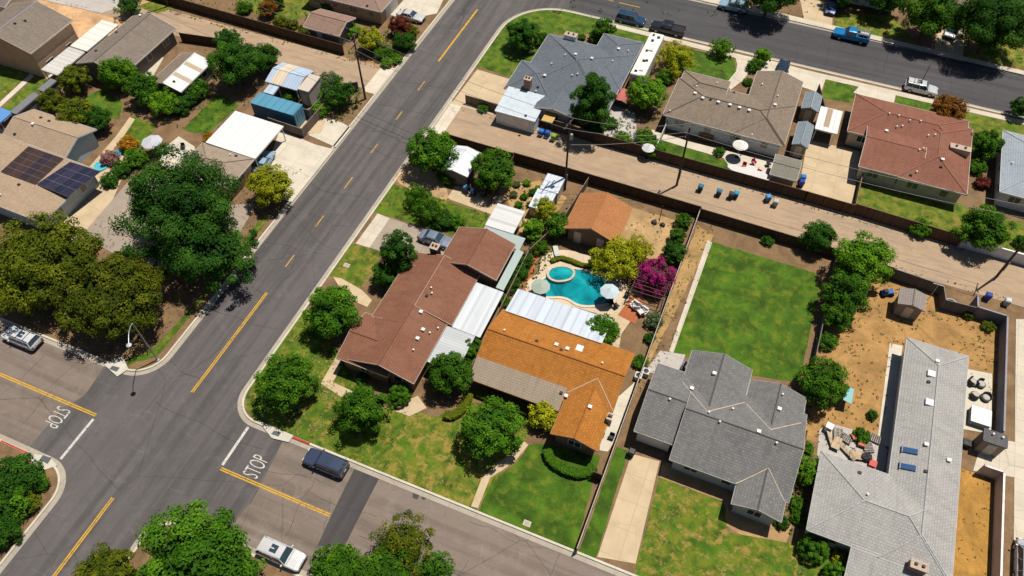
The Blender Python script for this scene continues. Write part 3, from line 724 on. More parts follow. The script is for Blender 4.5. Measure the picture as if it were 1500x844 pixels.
# charcoal house
W = [pick((1.7,37.75,14.0,48.4), z=2.8, ax='x', p=.36), pick((-2.65,39.5,1.75,48.6), z=2.75, ax='x', p=.33), pick((8.7,35.5,13.7,43.4), z=2.8, ax='y', p=.33), pick((.5,43.8,7.4,51.7), z=2.8, ax='y', p=.38), pick((7.5,44.5,13.6,50.4), z=2.8, ax='y', p=.38)]
house('ranch_house', 'house with charcoal shingle roof, many gables and a concrete driveway', 'house', W, SH['charcoal'], WL['grey'], trim=(.5,.48,.46), wins='SW', ridge=shingle((.1,.1,.1)),
  vents=[(1046,548,'b'),(1013,570,'b'),(1038,605,'p'),(1054,619,'p'),(981,586,'p'),(1073,600,'p'),(1111,633,'b'),(1141,600,'b'),(1137,650,'p'),(1146,579,'p')],
  valleys=[[(999.6,559.7),(1036,603),(1090.8,589.6)],[(1093.5,592),(1129,629.4),(1173.8,619.5)],[(1077.5,709),(1125.7,686),(1149,734)]], garage=[('S',-.45,40.0,3.6)])
# light grey L-shaped house, lower right
W = [pick((22.9,35.6,29.6,62.8), z=2.8, ax='y', p=.3, e='hh'), pick((16.1,35.7,29.3,44.7), z=2.8, ax='x', p=.3, e='hh'), pick((20.4,32.6,29.55,35.9), ax='f', zs=(2.0,2.0,2.86,2.86), wins='')]
house('ranch_house', 'large L-shaped house with pale grey hipped roof and brick chimney', 'house', W, SH['light'], WL['white'], trim=(.6,.6,.58), wins='SW', ridge=shingle((.42,.42,.42)),
  vents=[(1364,548,'s'),(1361,590,'s'),(1360,560,'d'),(1356,652,'b'),(1356,691,'d'),(1389,675,'b'),(1270,725,'p'),(1259,693,'d'),(1372,530,'b')], chim=[(1341,833,1.5,.8,.9,'brick')])
HL = [o for o in bpy.data.objects if o.name.startswith('roof') and o.parent and o.parent.get('label','').startswith('large L-shaped')][0]; PW2 = [dict(r=w['r'],z=w['z'],ax=w.get('ax'),p=w.get('p'),e=w.get('e'),zs=w.get('zs')) for w in W]
for (px, py) in ((1332,661),(1329,685)):
    c = on_roof(W, px, py); q = MB().cbox(c+Vector((0,0,.16)), (1.45,.6,.09), 0, 0, -.29).build('solar_collector', glass((.03,.07,.16)), HL); MB().cbox(c+Vector((-.73,0,.05)), (.1,.85,.14)).cbox(c+Vector((.73,0,.25)), (.08,.65,.1)).build('frame', plain((.2,.22,.25),.4), q)
# grey-blue roofed corner house at the top
g = lambda p, z=2.8: at(*p, z)
xm0 = g((776.7,92)).x; W = [pick((xm0, g((812,146)).y-.3, g((906,133)).x, g((809,51)).y), ax='x', e='hh', p=.3),
  pick((g((738,129)).x, g((738.4,129)).y, g((805.9,146)).x, g((765.4,88.5)).y), ax='x', e='hh', p=.34),
  pick((g((884.7,49)).x, g((906,133)).y+.3, g((944,61.5)).x, g((884.7,49)).y), ax='y', e='hh', p=.28),
  pick((g((805.9,146)).x-1.6, g((838,172)).y, g((805.9,146)).x+4.2, g((806,100)).y), ax='y', e='gg', p=.22)]
house('ranch_house', 'corner house with blue-grey hipped roof and brick chimney by the upper street', 'house', W, SH['greyblue'], WL['cream'], wins='S', ridge=shingle((.17,.18,.2)),
  vents=[(808,95,'p'),(798,112,'b'),(828,82,'p'),(843,81,'b'),(867,87,'b'),(785,135,'p'),(897,91,'p'),(906,73,'b'),(920,76,'p'),(788,128,'d'),(838,112,'p'),(846,110,'p')], chim=[(773,128,1.0,.8,1.6,'brick'),(836,58,1.9,1.0,.9,(.7,.74,.78))])
gr = r4(2.5, FL=(744,131.3), FR=(801.4,146), NR=(784.5,177.4), NL=(724.9,162.8))
house('garage', 'white flat-roofed garage on the alley behind the blue-grey corner house', 'garage', [pick((gr[0],gr[1],gr[2],gr[3]+.6), ax='f', zs=(2.45,2.45,3.0,3.0), ov=.12, wins='')], paint((.55,.62,.68), .5, .15), siding((.62,.68,.74)), trim=(.7,.75,.8), garage=[('S', (gr[0]+gr[2])/2, gr[1]+.12, 4.6)], vents=[(770,170,'d')])
# brown-grey house north of the alley
x0 = g((970.8,168)).x; y0 = g((970.8,168)).y; xr0 = g((1098,136)).x; xr1 = g((1176.8,120.4)).x
W = [pick((x0, y0, xr1-.1, g((996.8,104.3)).y-1.6), ax='x', e='hh', p=.3), pick((xr0, y0+.2, xr1, g((1176.8,120.4)).y), ax='y', e='hg', p=.3), pick((x0+.3, y0+5, g((1071,120)).x, g((1071,120)).y), ax='x', e='hg', p=.26)]
print('H13', W[0]['r'], W[1]['r'], W[2]['r'])
house('ranch_house', 'long house with brown-grey hipped roof and white umbrella patio by the alley', 'house', W, SH['taupe'], WL['white'], wins='S', ridge=shingle((.14,.11,.09)),
  vents=[(1020,128,'p'),(1018,138,'b'),(1029,145,'b'),(1041,146,'d'),(1052,151,'b'),(1069,155,'b'),(1083,159,'b'),(1097,163,'b'),(1075,136,'d'),(1139,142,'p'),(1135,155,'b'),(981,164,'p'),(1050,123,'p'),(1116,125,'p'),(1101,199,'p')])
# red-brown hipped house, right
x0 = g((1253.7,137.5)).x; y1 = g((1253.7,137.5)).y; ym = g((1240,187.5)).y; yn = g((1260,245)).y; x1 = g((1425,188.7)).x; xk = g((1268,194)).x
print('H17', x0, y1, ym, yn, x1, xk)
W = [pick((x0, ym-.6, x1-.6, y1), ax='x', e='hh', p=.3), pick((g((1326,213)).x-.5, yn, x1, g((1425,188.7)).y), ax='y', e='hh', p=.3), pick((xk, yn+.1, g((1326,213)).x+2.5, ym+3), ax='x', e='gg', p=.22)]
house('ranch_house', 'cream house with dull red hipped roof and back lawn along the alley', 'house', W, SH['redbr2'], WL['cream'], wins='SW', ridge=shingle((.3,.13,.09)),
  vents=[(1302,168,'p'),(1316,171,'p'),(1332,178,'p'),(1348,179,'p'),(1298,193,'b'),(1313,187,'p'),(1321,186,'p'),(1359,200,'p'),(1369,199,'p'),(1346,221,'p'),(1352,219,'p'),(1380,235,'b'),(1378,245,'d'),(1342,253,'p'),(1334,257,'d')], chim=[(1404,222,2.6,.9,.7,(.45,.36,.25))])
xa = g((1469,190.8)).x; house('ranch_house', 'house with pale blue-grey hipped roof cut by the right edge', 'house', [pick((xa, g((1464.7,281)).y, xa+16, g((1469,190.8)).y), ax='x', e='hh', p=.3)], shingle((.3,.34,.38),.3,.3), WL['white'], wins='SW', vents=[(1482,240,'p')], ridge=shingle((.4,.43,.46)))
# north-west houses
W = [pick((-122.0,64.0,-106.3,73.4), z=5.0, ax='y', p=.3, ov=.35, wins='E')]
W[0]['r'] = (-118.5,64.0,-106.3,73.3)
house('tall_house', 'tall tan house with grey gabled roof by bare earth, upper left', 'house', W, SH['brown'], WL['tan'], trim=(.75,.62,.45), ridge=shingle((.3,.29,.33)), vents=[(22,35,'d'),(37,31,'d')])
W = [pick((g((112.4,92)).x, g((150,97)).y-1, g((192,99.5)).x, g((256.7,40.6)).y), ax='y', p=.36, ov=.5)]
print('H2', W[0]['r'])
house('ranch_house', 'long house with grey-brown gabled roof beside white patio covers, upper left', 'house', W, SH['brown'], WL['dark'], wins='E', ridge=shingle((.15,.13,.11)), vents=[(206,24,'b'),(171,48,'d'),(141,75,'d')])
b = r4(2.6, FR=(310.6,90.4), NR=(265,135)); a_ = at(224.3,116,2.6)
house('patio_shed', 'open shed with white metal slope and tan skylight strips behind the grey-brown house', 'shed', [pick((a_.x, b[1], b[2], b[3]), z=2.6, ax='y', p=.28, ov=.3, wins='E')], ribmetal((.8,.79,.77), .4), WL['dark'], trim=(.7,.7,.7), ridge=paint((.8,.8,.8)), vents=[(255,120,'d')])
w_ = W_ = [o for o in bpy.data.objects if o.get('label','').startswith('open shed with white')][0]
xm2 = (a_.x+b[2])/2; zr = 2.6+.28*(b[2]-a_.x)/2
for (f0, f1) in ((.27,.37),(.62,.72)):
    y0_ = b[1]+(b[3]-b[1])*f0; y1_ = b[1]+(b[3]-b[1])*f1; MB().add([(xm2+.1,y0_,zr+.0),(b[2]-.05,y0_,2.64),(b[2]-.05,y1_,2.64),(xm2+.1,y1_,zr+.0)], [(0,1,2,3)]).build('skylight_strip', plain((.5,.38,.27),.5), W_)
MB().add([(a_.x+.03,b[1]+.03,2.635),(xm2-.1,b[1]+.03,zr+.005),(xm2-.1,b[3]-.03,zr+.005),(a_.x+.03,b[3]-.03,2.635)], [(0,1,2,3)]).build('shingled_slope', SH['taupe'], W_)
# solar-panel house, far left
y1 = g((141.4,189.5)).y; ys = g((95.2,232.6)).y; xe = (g((141.4,189.5)).x+g((95.2,232.6)).x)/2; x0 = g((49.8,159.7)).x; xw = g((98,290)).x; yf = g((50,322)).y
print('H4', xe, y1, ys, xw, yf)
W = [pick((x0, ys, xe, y1), z=2.8, ax='x', p=.36, e='gg'), pick((x0, yf, xw, ys+.05), ax='f', zs=(3.5,2.7,2.7,3.5), wins='E')]
H4W = W
hs = house('ranch_house', 'tan-roofed house carrying dark solar panels at the left edge', 'house', W, SH['tan'], WL['blue'], trim=(.5,.58,.66), wins='', ridge=shingle((.4,.32,.24)), vents=[(49,183,'b'),(60,173,'d'),(72,178,'d'),(28,271,'d'),(2,287,'p'),(22,197,'d')])
def panels(px4, z, rows, cols, parent, dz=(0,0,0,0), col=(.035,.022,.02)):
    P = [on_roof(H4W, *p)+Vector((0,0,.16)) for p in px4]       # FL FR NR NL
    lerp = lambda a, b, t: a+(b-a)*t
    f = lambda u, v: lerp(lerp(P[3],P[2],u), lerp(P[0],P[1],u), v)
    fr = MB(); up = Vector((0,0,.05)); fr.add([P[0],P[1],P[2],P[3],P[0]-up,P[1]-up,P[2]-up,P[3]-up], [(3,2,1,0),(4,5,6,7),(0,1,5,4),(1,2,6,5),(2,3,7,6),(3,0,4,7)])
    for r in range(rows):
        for c in range(cols):
            e = .012; Q = [f((c+e*2)/cols if 0 else c/cols+.006, r/rows+.008), f((c+1)/cols-.006, r/rows+.008), f((c+1)/cols-.006, (r+1)/rows-.008), f(c/cols+.006, (r+1)/rows-.008)]
            o = MB(); o.add([q+Vector((0,0,.03)) for q in Q]+[q-Vector((0,0,.02)) for q in Q], [(0,1,2,3),(0,4,5,1),(1,5,6,2),(2,6,7,3),(3,7,4,0)])
            o.build('solar_panel', PANM[(r*3+c)%3], parent)
    fr.build('panel_frame', plain((.16,.14,.13), .4), parent)
def pv(c):
    s = NT('solar_cells'); br = s.n('TexBrick'); br.offset = 0; s.l(s.uv(), br.inputs['Vector'])
    for k, v in (('Scale',1),('Mortar Size',.01),('Brick Width',.33),('Row Height',.33)): br.inputs[k].default_value = v
    br.inputs['Color1'].default_value = (*c,1); br.inputs['Color2'].default_value = (*mul(c,1.35),1); br.inputs['Mortar'].default_value = (*mul(c,2),1)
    s.b.inputs['Roughness'].default_value = .2; return s.out(br.outputs['Color'])
PANM = [pv((.04,.026,.024)), pv((.05,.03,.026)), pv((.03,.022,.03))]
p1_ = at(48,244,3.6); t1 = thing('solar_array', 'brownish solar panel array lying on the tan roof', 'solar panels', (p1_.x,p1_.y,3.3))
panels([(42.6,215.5),(93.8,233.3),(52.6,271),(2,252.5)], 3.55, 5, 4, t1, (.35,.0,.0,.35))
PANM = [pv((.022,.022,.045)), pv((.03,.028,.055)), pv((.018,.02,.04))]
p2_ = at(101,264,3.0); t2 = thing('solar_array', 'dark blue solar panel array on the patio roof beside the pale gable', 'solar panels', (p2_.x,p2_.y,0))
panels([(103.8,238.3),(148.5,252.5),(99.5,289.5),(54.7,271)], 2.95, 4, 4, t2, (.1,0,0,.1))
# white-roofed carport and tan hipped house by the street
b = r4(2.9, FL=(346.2,163.3), FR=(415.4,184.1), NR=(371.8,231.5), NL=(300.7,208.7)); c_ = at(348,260,2.7)
print('H5', b, c_)
house('carport', 'carport with white ribbed metal roof by the left side of the road', 'carport', [pick((b[0],b[1]+.05,b[2],b[3]), ax='f', zs=(2.95,2.75,2.75,2.95), walls=False, posts=True)], ribmetal((.82,.8,.76), .75, 'u', .2), WL['tan'], trim=(.75,.73,.7))
house('house', 'small tan hipped house joined to the white-roofed carport behind the big pine', 'house', [pick((b[0]-.6, c_.y-2.2, b[2]-.1, b[1]), z=2.7, ax='x', e='hh', p=.28)], shingle((.3,.235,.18),.3,.3), WL['tan'], wins='E', ridge=shingle((.22,.17,.13)), vents=[(338,228,'p'),(346,229,'d')])
# blue storage container
b = r4(2.85, FL=(380.9,134), FR=(443.5,155.4), NR=(427,168.2), NL=(368,151)); print('cont', b)
t = thing('storage_container', 'long bright blue storage container beside the white carport', 'container', ((b[0]+b[2])/2,(b[1]+b[3])/2,0))
MB().box(b[0],b[1],.05,b[2],b[3],2.75).build('body', ribmetal((.03,.13,.23), .28, 'v', .2), t); MB().box(b[0]-.05,b[1]-.05,2.75,b[2]+.05,b[3]+.05,2.87).build('roof', ribmetal((.1,.29,.42), 1.2, 'v', .2), t)
for k in (0,1):
    ym_ = (b[1]+b[3])/2; y_a, y_b = (b[1]+.08, ym_-.02) if k == 0 else (ym_+.02, b[3]-.08); d_ = MB().box(b[2],y_a,.15,b[2]+.06,y_b,2.65).build('door', ribmetal((.12,.32,.45), .4), t)
    MB().tube((b[2]+.09,(y_a+y_b)/2,.2),(b[2]+.09,(y_a+y_b)/2,2.6),.03).build('lock_bar', plain((.5,.55,.6),.4,.8), d_)
# striped patio cover, lean-to, beige shed
b = [g((405,101),2.7).x, g((433.5,130.5),2.7).y, (g((460.5,102.8),2.7).x+g((433.5,130.5),2.7).x)/2, g((460.5,102.8),2.7).y]; b[0] = b[2]-5.6
house('patio_cover', 'patio cover with blue and cream striped metal roof near the alley mouth', 'patio cover', [pick(tuple(b), z=2.5, ax='x', p=.28, ov=.25, walls=False, posts=True)], ribmetal((.45,.56,.72), .5, 'v', .3), WL['tan'], trim=(.6,.65,.7), ridge=paint((.6,.65,.72)))
sm = MB()
for (u0, u1) in ((.16,.52),):
    x_a = b[0]+(b[2]-b[0])*u0; x_b = b[0]+(b[2]-b[0])*u1; ym_ = (b[1]+b[3])/2; hz = .28*(b[3]-b[1])/2
    sm.add([(x_a,b[1]+.02,2.535),(x_b,b[1]+.02,2.535),(x_b,ym_-.1,2.52+hz),(x_a,ym_-.1,2.52+hz)], [(0,1,2,3)]); sm.add([(x_a,b[3]-.02,2.535),(x_b,b[3]-.02,2.535),(x_b,ym_+.1,2.52+hz),(x_a,ym_+.1,2.52+hz)], [(3,2,1,0)])
pc = [o for o in bpy.data.objects if o.get('category') == 'patio cover'][0]
sm.build('cream_panel', ribmetal((.72,.6,.45), .5, 'v', .2), pc)
b2 = r4(2.2, FL=(396.6,122), FR=(408.6,124.8), NR=(401,139), NL=(386.6,133.6))
house('lean_to', 'small pale blue lean-to roof between the striped cover and the container', 'lean-to', [pick(tuple(b2), ax='f', zs=(2.1,2.1,2.3,2.3), walls=False, posts=True)], ribmetal((.5,.6,.72), .4), WL['tan'], trim=(.6,.65,.7))
b2 = r4(3.1, FL=(454,107.8), FR=(469,112.7), NR=(451.3,132.6), NL=(435.6,129))
house('garden_shed', 'narrow tall beige shed beside the striped patio cover', 'shed', [pick(tuple(b2), ax='f', zs=(2.9,2.9,3.1,3.1), ov=.06, wins='')], plain((.62,.54,.46), .7), siding((.45,.4,.34)), trim=(.6,.52,.45), doors=[('S',(b2[0]+b2[2])/2,b2[1]+.06)])
# sheds and roofs off the alley, upper left
b2 = [g((445.9,36.3)).x, g((496,52.3)).y, (g((521.6,25.6)).x+g((496,52.3)).x)/2, g((521.6,25.6)).y]; print('H9', b2)
house('garage', 'brown gabled garage backing onto the alley at the top left', 'garage', [pick(tuple(b2), z=2.7, ax='x', p=.36)], shingle((.27,.17,.13),.3,.3), WL['dark'], wins='', ridge=shingle((.3,.2,.15)), doors=[('S',b2[0]+2.5,b2[1]+.5)])
c_ = g((557.9,18.1)); house('ranch_house', 'brown-roofed house with garage door behind the white sedan, top edge', 'house', [pick((c_.x-15, c_.y, c_.x, c_.y+9.5), z=2.8, ax='x', e='hh', p=.33)], shingle((.27,.18,.14),.3,.3), WL['tan'], wins='S', garage=[('E', c_.y+4.2, c_.x-.5, 4.2)], ridge=shingle((.34,.24,.18)), vents=[(538,9,'d')])
q = r4(2.5, FL=(149.3,29.3), FR=(176,36.5), NR=(125,72), NL=(101.7,68.5))
house('patio_cover', 'flat white patio cover between the tall tan house and grey-brown roof', 'patio cover', [pick(tuple(q), ax='f', zs=(2.5,2.4,2.4,2.5), walls=False, posts=True)], ribmetal((.78,.73,.66), 1.4, 'v', .2), WL['tan'], trim=(.75,.7,.65))
q = [q[0]-.2, g((66,104),2.3).y, g((121,78),2.3).x, q[1]-.15]
house('patio_cover', 'two-tone grey and white carport roof just south of the flat white cover', 'carport', [pick(tuple(q), ax='f', zs=(2.35,2.2,2.2,2.35), walls=False, posts=True)], ribmetal((.6,.58,.55), .8, 'v', .35), WL['tan'], trim=(.7,.68,.65))
for lb, FL, FR, NR, NL, cc in (('small dark grey flat shed roof under the two-tone carport, left', (74.6,115),(82.4,117.8),(61.8,134),(55.4,130),(.2,.2,.22)),
                           ('long dark grey shed roof behind the solar-panel house', (48.3,135.5),(57,138),(21,168),(17,162),(.2,.2,.22)),
                           ('bright blue canopy roof at the left edge', (-12,155),(17,162),(1.4,179),(-28,172),(.12,.3,.65))):
    q = r4(2.3, FL=FL, FR=FR, NR=NR, NL=NL)
    house('storage_shed' if 'blue' not in lb else 'canopy', lb, 'shed' if 'blue' not in lb else 'canopy', [pick(tuple(q), ax='f', zs=(2.3,2.2,2.2,2.3), ov=.1, wins='', walls='blue' not in lb, posts='blue' in lb)], plain(cc, .6), WL['dark'], trim=mul(cc,1.3))
q = at(0,10,2.6); house('ranch_house', 'dark-roofed building in the very top left corner', 'house', [pick((q.x-14,q.y+.0,q.x+1.0,q.y+9), z=2.7, ax='x', p=.3)], shingle((.2,.17,.15),.3,.3), WL['white'], wins='')
# north of the alley: sheds, carport, flat roof
for lb, FL, FR, NR, NL in (('grey gabled shed nearer the upper street, beside the metal carport', (1180.7,133.4),(1204.7,141.2),(1199,163.4),(1174.2,157.7)), ('grey gabled shed nearer the alley, beside the wide driveway', (1169,179),(1191,181.6),(1186,216.8),(1161,210))):
    q = r4(2.4, FL=FL, FR=FR, NR=NR, NL=NL); print('shed', q)
    house('garden_shed', lb, 'shed', [pick(tuple(q), z=2.3, ax='y', p=.42, ov=.15, wins='')], shingle((.2,.24,.27),.3,.2), siding((.34,.28,.2)), trim=(.5,.55,.58), ridge=shingle((.3,.34,.37)), doors=[('S',(q[0]+q[2])/2,q[1]+.15)], group=None)
q = r4(2.5, FL=(1202.9,156.9), FR=(1235,164), NR=(1225.5,194.7), NL=(1193.7,188))
house('carport', 'carport with white metal roof and tan strip above the wide driveway', 'carport', [pick(tuple(q), ax='f', zs=(2.4,2.4,2.6,2.6), walls=False, posts=True)], ribmetal((.74,.74,.72), .6, 'v', .25), WL['white'], trim=(.75,.75,.73))
cp = [o for o in bpy.data.objects if o.get('label','').startswith('carport with white metal roof and tan')][0]
xm_ = (q[0]+q[2])/2; MB().add([(xm_-.55,q[1]+.9,2.46),(xm_+.25,q[1]+.9,2.46),(xm_+.25,q[3]-.1,2.61),(xm_-.55,q[3]-.1,2.61)], [(0,1,2,3)]).build('tan_strip', ribmetal((.45,.33,.22), .4), cp)
q = r4(2.5, FL=(1136.4,224.6), FR=(1174,233.7), NR=(1169,265), NL=(1128.6,253.3))
house('patio_cover', 'low olive-grey patio roof at the alley corner of the brown-grey house', 'patio cover', [pick(tuple(q), z=2.3, ax='x', p=.18, ov=.3, wins='')], SH['olive'], WL['tan'], wins='', ridge=SH['olive'])
# centre west: white patio shed, white covers over the red-brown house
q = [at(644.7,244,2.5).x-.2, at(682.9,258.8,2.5).y, at(706,224.8,2.5).x, at(706,224.8,2.5).y]; print('H19', q)
house('patio_shed', 'small shed with white metal gabled roof between two round trees', 'shed', [pick(tuple(q), z=2.5, ax='y', p=.22, ov=.25, wins='')], ribmetal((.72,.76,.8), .5, 'v', .2), WL['dark'], trim=(.75,.75,.75), ridge=paint((.7,.72,.75)), vents=[(694,241,'d')])
q = r4(2.7, FL=(729,298.6), FR=(769.5,309.3), NR=(751.4,342.3), NL=(711,329.5))
house('patio_cover', 'pale grey flat patio cover north of the red-brown house', 'patio cover', [pick(tuple(q), ax='f', zs=(2.7,2.7,2.7,2.7), walls=False, posts=True)], ribmetal((.62,.63,.62), 2.2, 'u', .15), WL['white'], trim=(.7,.7,.7))
TG = plain((.42,.5,.48), .25)
q2 = (q[0], 58.2, -23.4, q[1]-.05)
house('greenhouse_roof', 'pale green translucent lean-to wrapping the raised red-brown roof', 'lean-to', [pick(q2, ax='f', zs=(2.5,2.5,2.6,2.6), walls=False, fascia=False), pick((-23.8,51.6,-22.8,58.15), ax='f', zs=(2.6,2.45,2.45,2.6), walls=False, fascia=False)], TG, WL['white'], trim=(.6,.66,.64))
q = (at(704,407.8,2.7).x+.05, at(695.6,497.9,2.6).y, at(736,416,2.6).x, 51.3)
house('patio_cover', 'long white side patio cover along the red-brown house', 'patio cover', [pick((-26.2,44.3,-22.7,51.3), ax='f', zs=(2.7,2.5,2.5,2.7), walls=False, posts=True)], ribmetal((.6,.63,.67), 1.8, 'u', .25), WL['white'], trim=(.75,.75,.77))
q = r4(2.55, NR=(641,533.6), NL=(625,526), FR=(693,494))
house('patio_cover', 'ribbed grey metal cover at the front corner of the red-brown house', 'patio cover', [pick((-26.8,39.0,-23.3,44.2), ax='f', zs=(2.6,2.5,2.5,2.6), walls=False, posts=True)], ribmetal((.5,.52,.54), .35, 'v', .2), WL['white'], trim=(.7,.7,.72))
# white ribbed patio of the orange house
q = [at(760,424,2.7).x-1.1, at(854.8,490.7,2.75).y-.2, (at(871.7,459.7,2.7).x+at(854.8,490.7,2.7).x)/2, at(760,424,2.7).y]; print('H22patio', q)
house('patio_cover', 'white corrugated patio cover between the orange roof and the pool', 'patio cover', [pick((-21.2,48.5,-9.3,52.4), ax='f', zs=(3.15,3.15,2.6,2.6), walls=False, posts=True)], ribmetal((.56,.62,.69), 1.1, 'v', .25), WL['white'], trim=(.78,.8,.82))
# small metal shed by the alley pole (two-stage)
q = r4(2.3, FL=(803.8,253.9), FR=(829,263), NR=(816,281), NL=(790,276)); 
house('garden_shed', 'white metal shed by the middle utility pole and alley fence', 'shed', [pick(tuple(q), ax='f', zs=(2.2,2.2,2.35,2.35), ov=.08, wins=''), pick((q[0]-.3, q[1]-3.4, q[2]-.2, q[1]-.05), ax='f', zs=(1.95,1.95,2.1,2.1), ov=.08, wins='')], ribmetal((.6,.66,.74), .5, 'v', .2), siding((.55,.45,.35)), trim=(.6,.65,.7))
# lower right sheds
q = r4(2.4, FL=(1319.4,421), FR=(1359,434), NR=(1353.5,454.5), NL=(1315,445.4)); print('H26', q)
house('garden_shed', 'grey-brown gabled shed in the dry yard under the alley wall', 'shed', [pick(tuple(q), z=2.4, ax='y', p=.3, ov=.2, wins='')], shingle((.26,.22,.2),.2,.3), siding((.28,.25,.23)), trim=(.4,.38,.36), ridge=SH['olive'], doors=[('S',(q[0]+q[2])/2,q[1]+.2)])
q = r4(2.5, FL=(1443.5,625.5), FR=(1478,642), NR=(1474.5,656.5), NL=(1440,643.5)); print('H27', q)
house('utility_shed', 'boxy tan shed with flat dark roof near the right edge', 'shed', [pick((q[0],q[1],q[2],q[3]), ax='f', zs=(2.45,2.45,2.55,2.55), ov=.05, wins='')], shingle((.12,.115,.12),.2,.2), siding((.32,.27,.2)), trim=(.16,.15,.15), vents=[(1454,637,'p'),(1468,642,'p')], doors=[('S',(q[0]+q[2])/2,q[1]+.05)])
# houses over the upper street
q = at(1410,6,2.8); house('ranch_house', 'brown-roofed house behind the white van across the upper street', 'house', [pick((q.x-2,q.y,q.x+14,q.y+9), z=2.8, ax='x', e='hh', p=.33)], SH['taupe'], WL['cream'], wins='S')
q = at(1265,-12,2.8); house('ranch_house', 'house hidden by dark trees beyond the bright blue pickup', 'house', [pick((q.x-12,q.y,q.x+6,q.y+9), z=2.8, ax='x', e='hh', p=.33)], SH['brown'], WL['white'], wins='S')

# ------------------------------------------------------------------ fences and walls
def fence(pts, h, kind, label, cat='fence', t=.06, name=None, z0=-.03, post_step=2.4):
    c = pts[0]; root = thing(name or ('block_wall' if kind[0]=='wall' else 'wooden_fence'), label, cat, (c[0],c[1],0))
    col = kind[1]; mat = boards(col) if kind[0]=='wood' else (stucco(col) if kind[0]=='wall' else boards(col, .8))
    body = MB(); cap = MB()
    for a, b in zip(pts, pts[1:]):
        a = Vector(a); b = Vector(b); d = b-a; L = d.length; d.normalize(); n_ = Vector((-d.y,d.x))
        tt = t if kind[0]!='wall' else .16
        body.prism([tuple(a-n_*tt/2), tuple(b-n_*tt/2), tuple(b+n_*tt/2), tuple(a+n_*tt/2)], z0, h-.04)
        e = tt/2+.015; cap.prism([tuple(a-n_*e-d*.04), tuple(b-n_*e+d*.04), tuple(b+n_*e+d*.04), tuple(a+n_*e-d*.04)], h-.04, h+.02)
        k = max(1, int(L/post_step)); sz = .06 if kind[0]!='wall' else .12
        for i in range(k+(1 if b==Vector(pts[-1]) else 0)):
            p = a+d*(L*i/k)
            if kind[0] != 'wall' or i == 0: MB().box(p.x-sz,p.y-sz,z0,p.x+sz,p.y+sz,h+.06).build('post', paint(mul(col,.9)), root)
    body.build('board_panel' if kind[0]!='wall' else 'wall', mat, root); cap.build('top_rail' if kind[0]!='wall' else 'wall_cap', paint(mul(col,1.5), .7), root)
    return root
WD = ('wood', (.075,.047,.03)); WD2 = ('wood', (.17,.115,.075)); WG = ('wood', (.13,.125,.13)); BW = ('wall', (.62,.64,.68)); PW_ = ('wall', (.45,.4,.42))  # WD wood colour darkened to stand for the shade on these fences
fence([(-4.1,74.6),(-4.1,25.9)], 1.5, ('panel',(.3,.26,.22)), 'long pale fence between the pool yard and the narrow dirt strip')
fence([(-4.3,34.0),(-5.2,34.0)], 1.7, WD, 'short dark gate fence beside the orange house front corner')
fence([(-31.0,74.9),(-20,74.9),(-4.1,74.75)], 1.9, WD, 'dark wooden alley fence behind the pale orange garage')
fence([(-42.3,75.0),(-38.5,75.0),(-31.2,74.95)], 1.7, WD, 'dark alley fence behind the small white shed')
fence([(-4.0,74.5),(9.4,74.3),(15.2,74.2),(21.0,73.8)], 1.8, WD, 'dark wooden alley fence behind the big fenced lawn')
fence([(13.9,73.9),(13.9,47.5)], 1.6, ('wood',(.12,.11,.12)), 'dark fence down the right side of the big lawn')
fence([(13.9,47.2),(14.6,47.2),(14.6,42.6),(13.8,42.6)], 1.7, ('wood',(.2,.08,.04)), 'short reddish fence at the right gable of the charcoal house')
fence([(-22.6,59.5),(-22.3,39.5)], 1.5, WD2, 'tan side fence between the red-brown and orange houses')
fence([(-22.6,59.5),(-20.5,66),(-19.8,74.6)], 1.5, WD2, 'narrow fence behind the palm cluster and white metal shed')
fence([(-31.0,74.7),(-31.0,66)], 1.5, WD, 'low fence beside the succulent garden')
fence([(-25.3,83.2),(-20,83.1),(8.5,82.9)], 1.9, WD, 'dark alley fence behind the brown-grey house patio')
fence([(8.5,82.9),(14.8,82.8),(14.9,83.1)], 1.9, ('wood',(.11,.06,.035)), 'reddish brown fence section at the foot of the wide driveway')
fence([(14.9,83.0),(28.2,82.4)], 2.0, ('wood',(.12,.07,.045)), 'weathered brown fence below the red-roofed house lawn')
fence([(28.6,82.4),(60,82.0)], 1.8, BW, 'white block wall by the alley at the right edge', 'wall')
fence([(-42.7,84.0),(-37.3,83.9)], 1.6, ('wood',(.2,.15,.11)), 'short dark fence between the corner driveway and the alley')
fence([(-29.8,83.5),(-25.3,83.3)], 1.9, ('wood',(.11,.08,.06)), 'fence piece behind the three trash bins and tan canopy')
fence([(-12.9,83.2),(-12.9,99.0)], 1.6, ('panel',(.4,.4,.36)), 'light fence between blue-grey and brown-grey houses')
x_, y_ = at(1188,292).x, 83; fence([(xk-.3 if 0 else 14.9,83.2),(15.0,92.5)], 1.5, WD2, 'tan fence edging the wide driveway on its left')
fence([(20.8,73.6),(26.6,73.2),(27.0,71.0),(30.6,71.2)], 1.9, WG, 'grey wooden wall behind the grey-brown shed, along the alley', 'wall')
fence([(30.5,73.0),(30.6,71.3),(33.9,71.2),(34.0,55.0)], 2.0, ('wall',(.2,.19,.22)), 'dark block wall enclosing the dry yard corner', 'wall')
fence([(32.4,50.1),(34.2,50.1),(34.3,30.0)], 1.9, ('wall',(.6,.53,.52)), 'pale plastered wall along the golden side yard, lower right', 'wall')
fence([(-59.3,80.3),(-62.5,78.0),(-62.7,71.8),(-66.2,72.0)], 1.8, WG, 'grey wooden fence around the corner garden by the alley mouth')
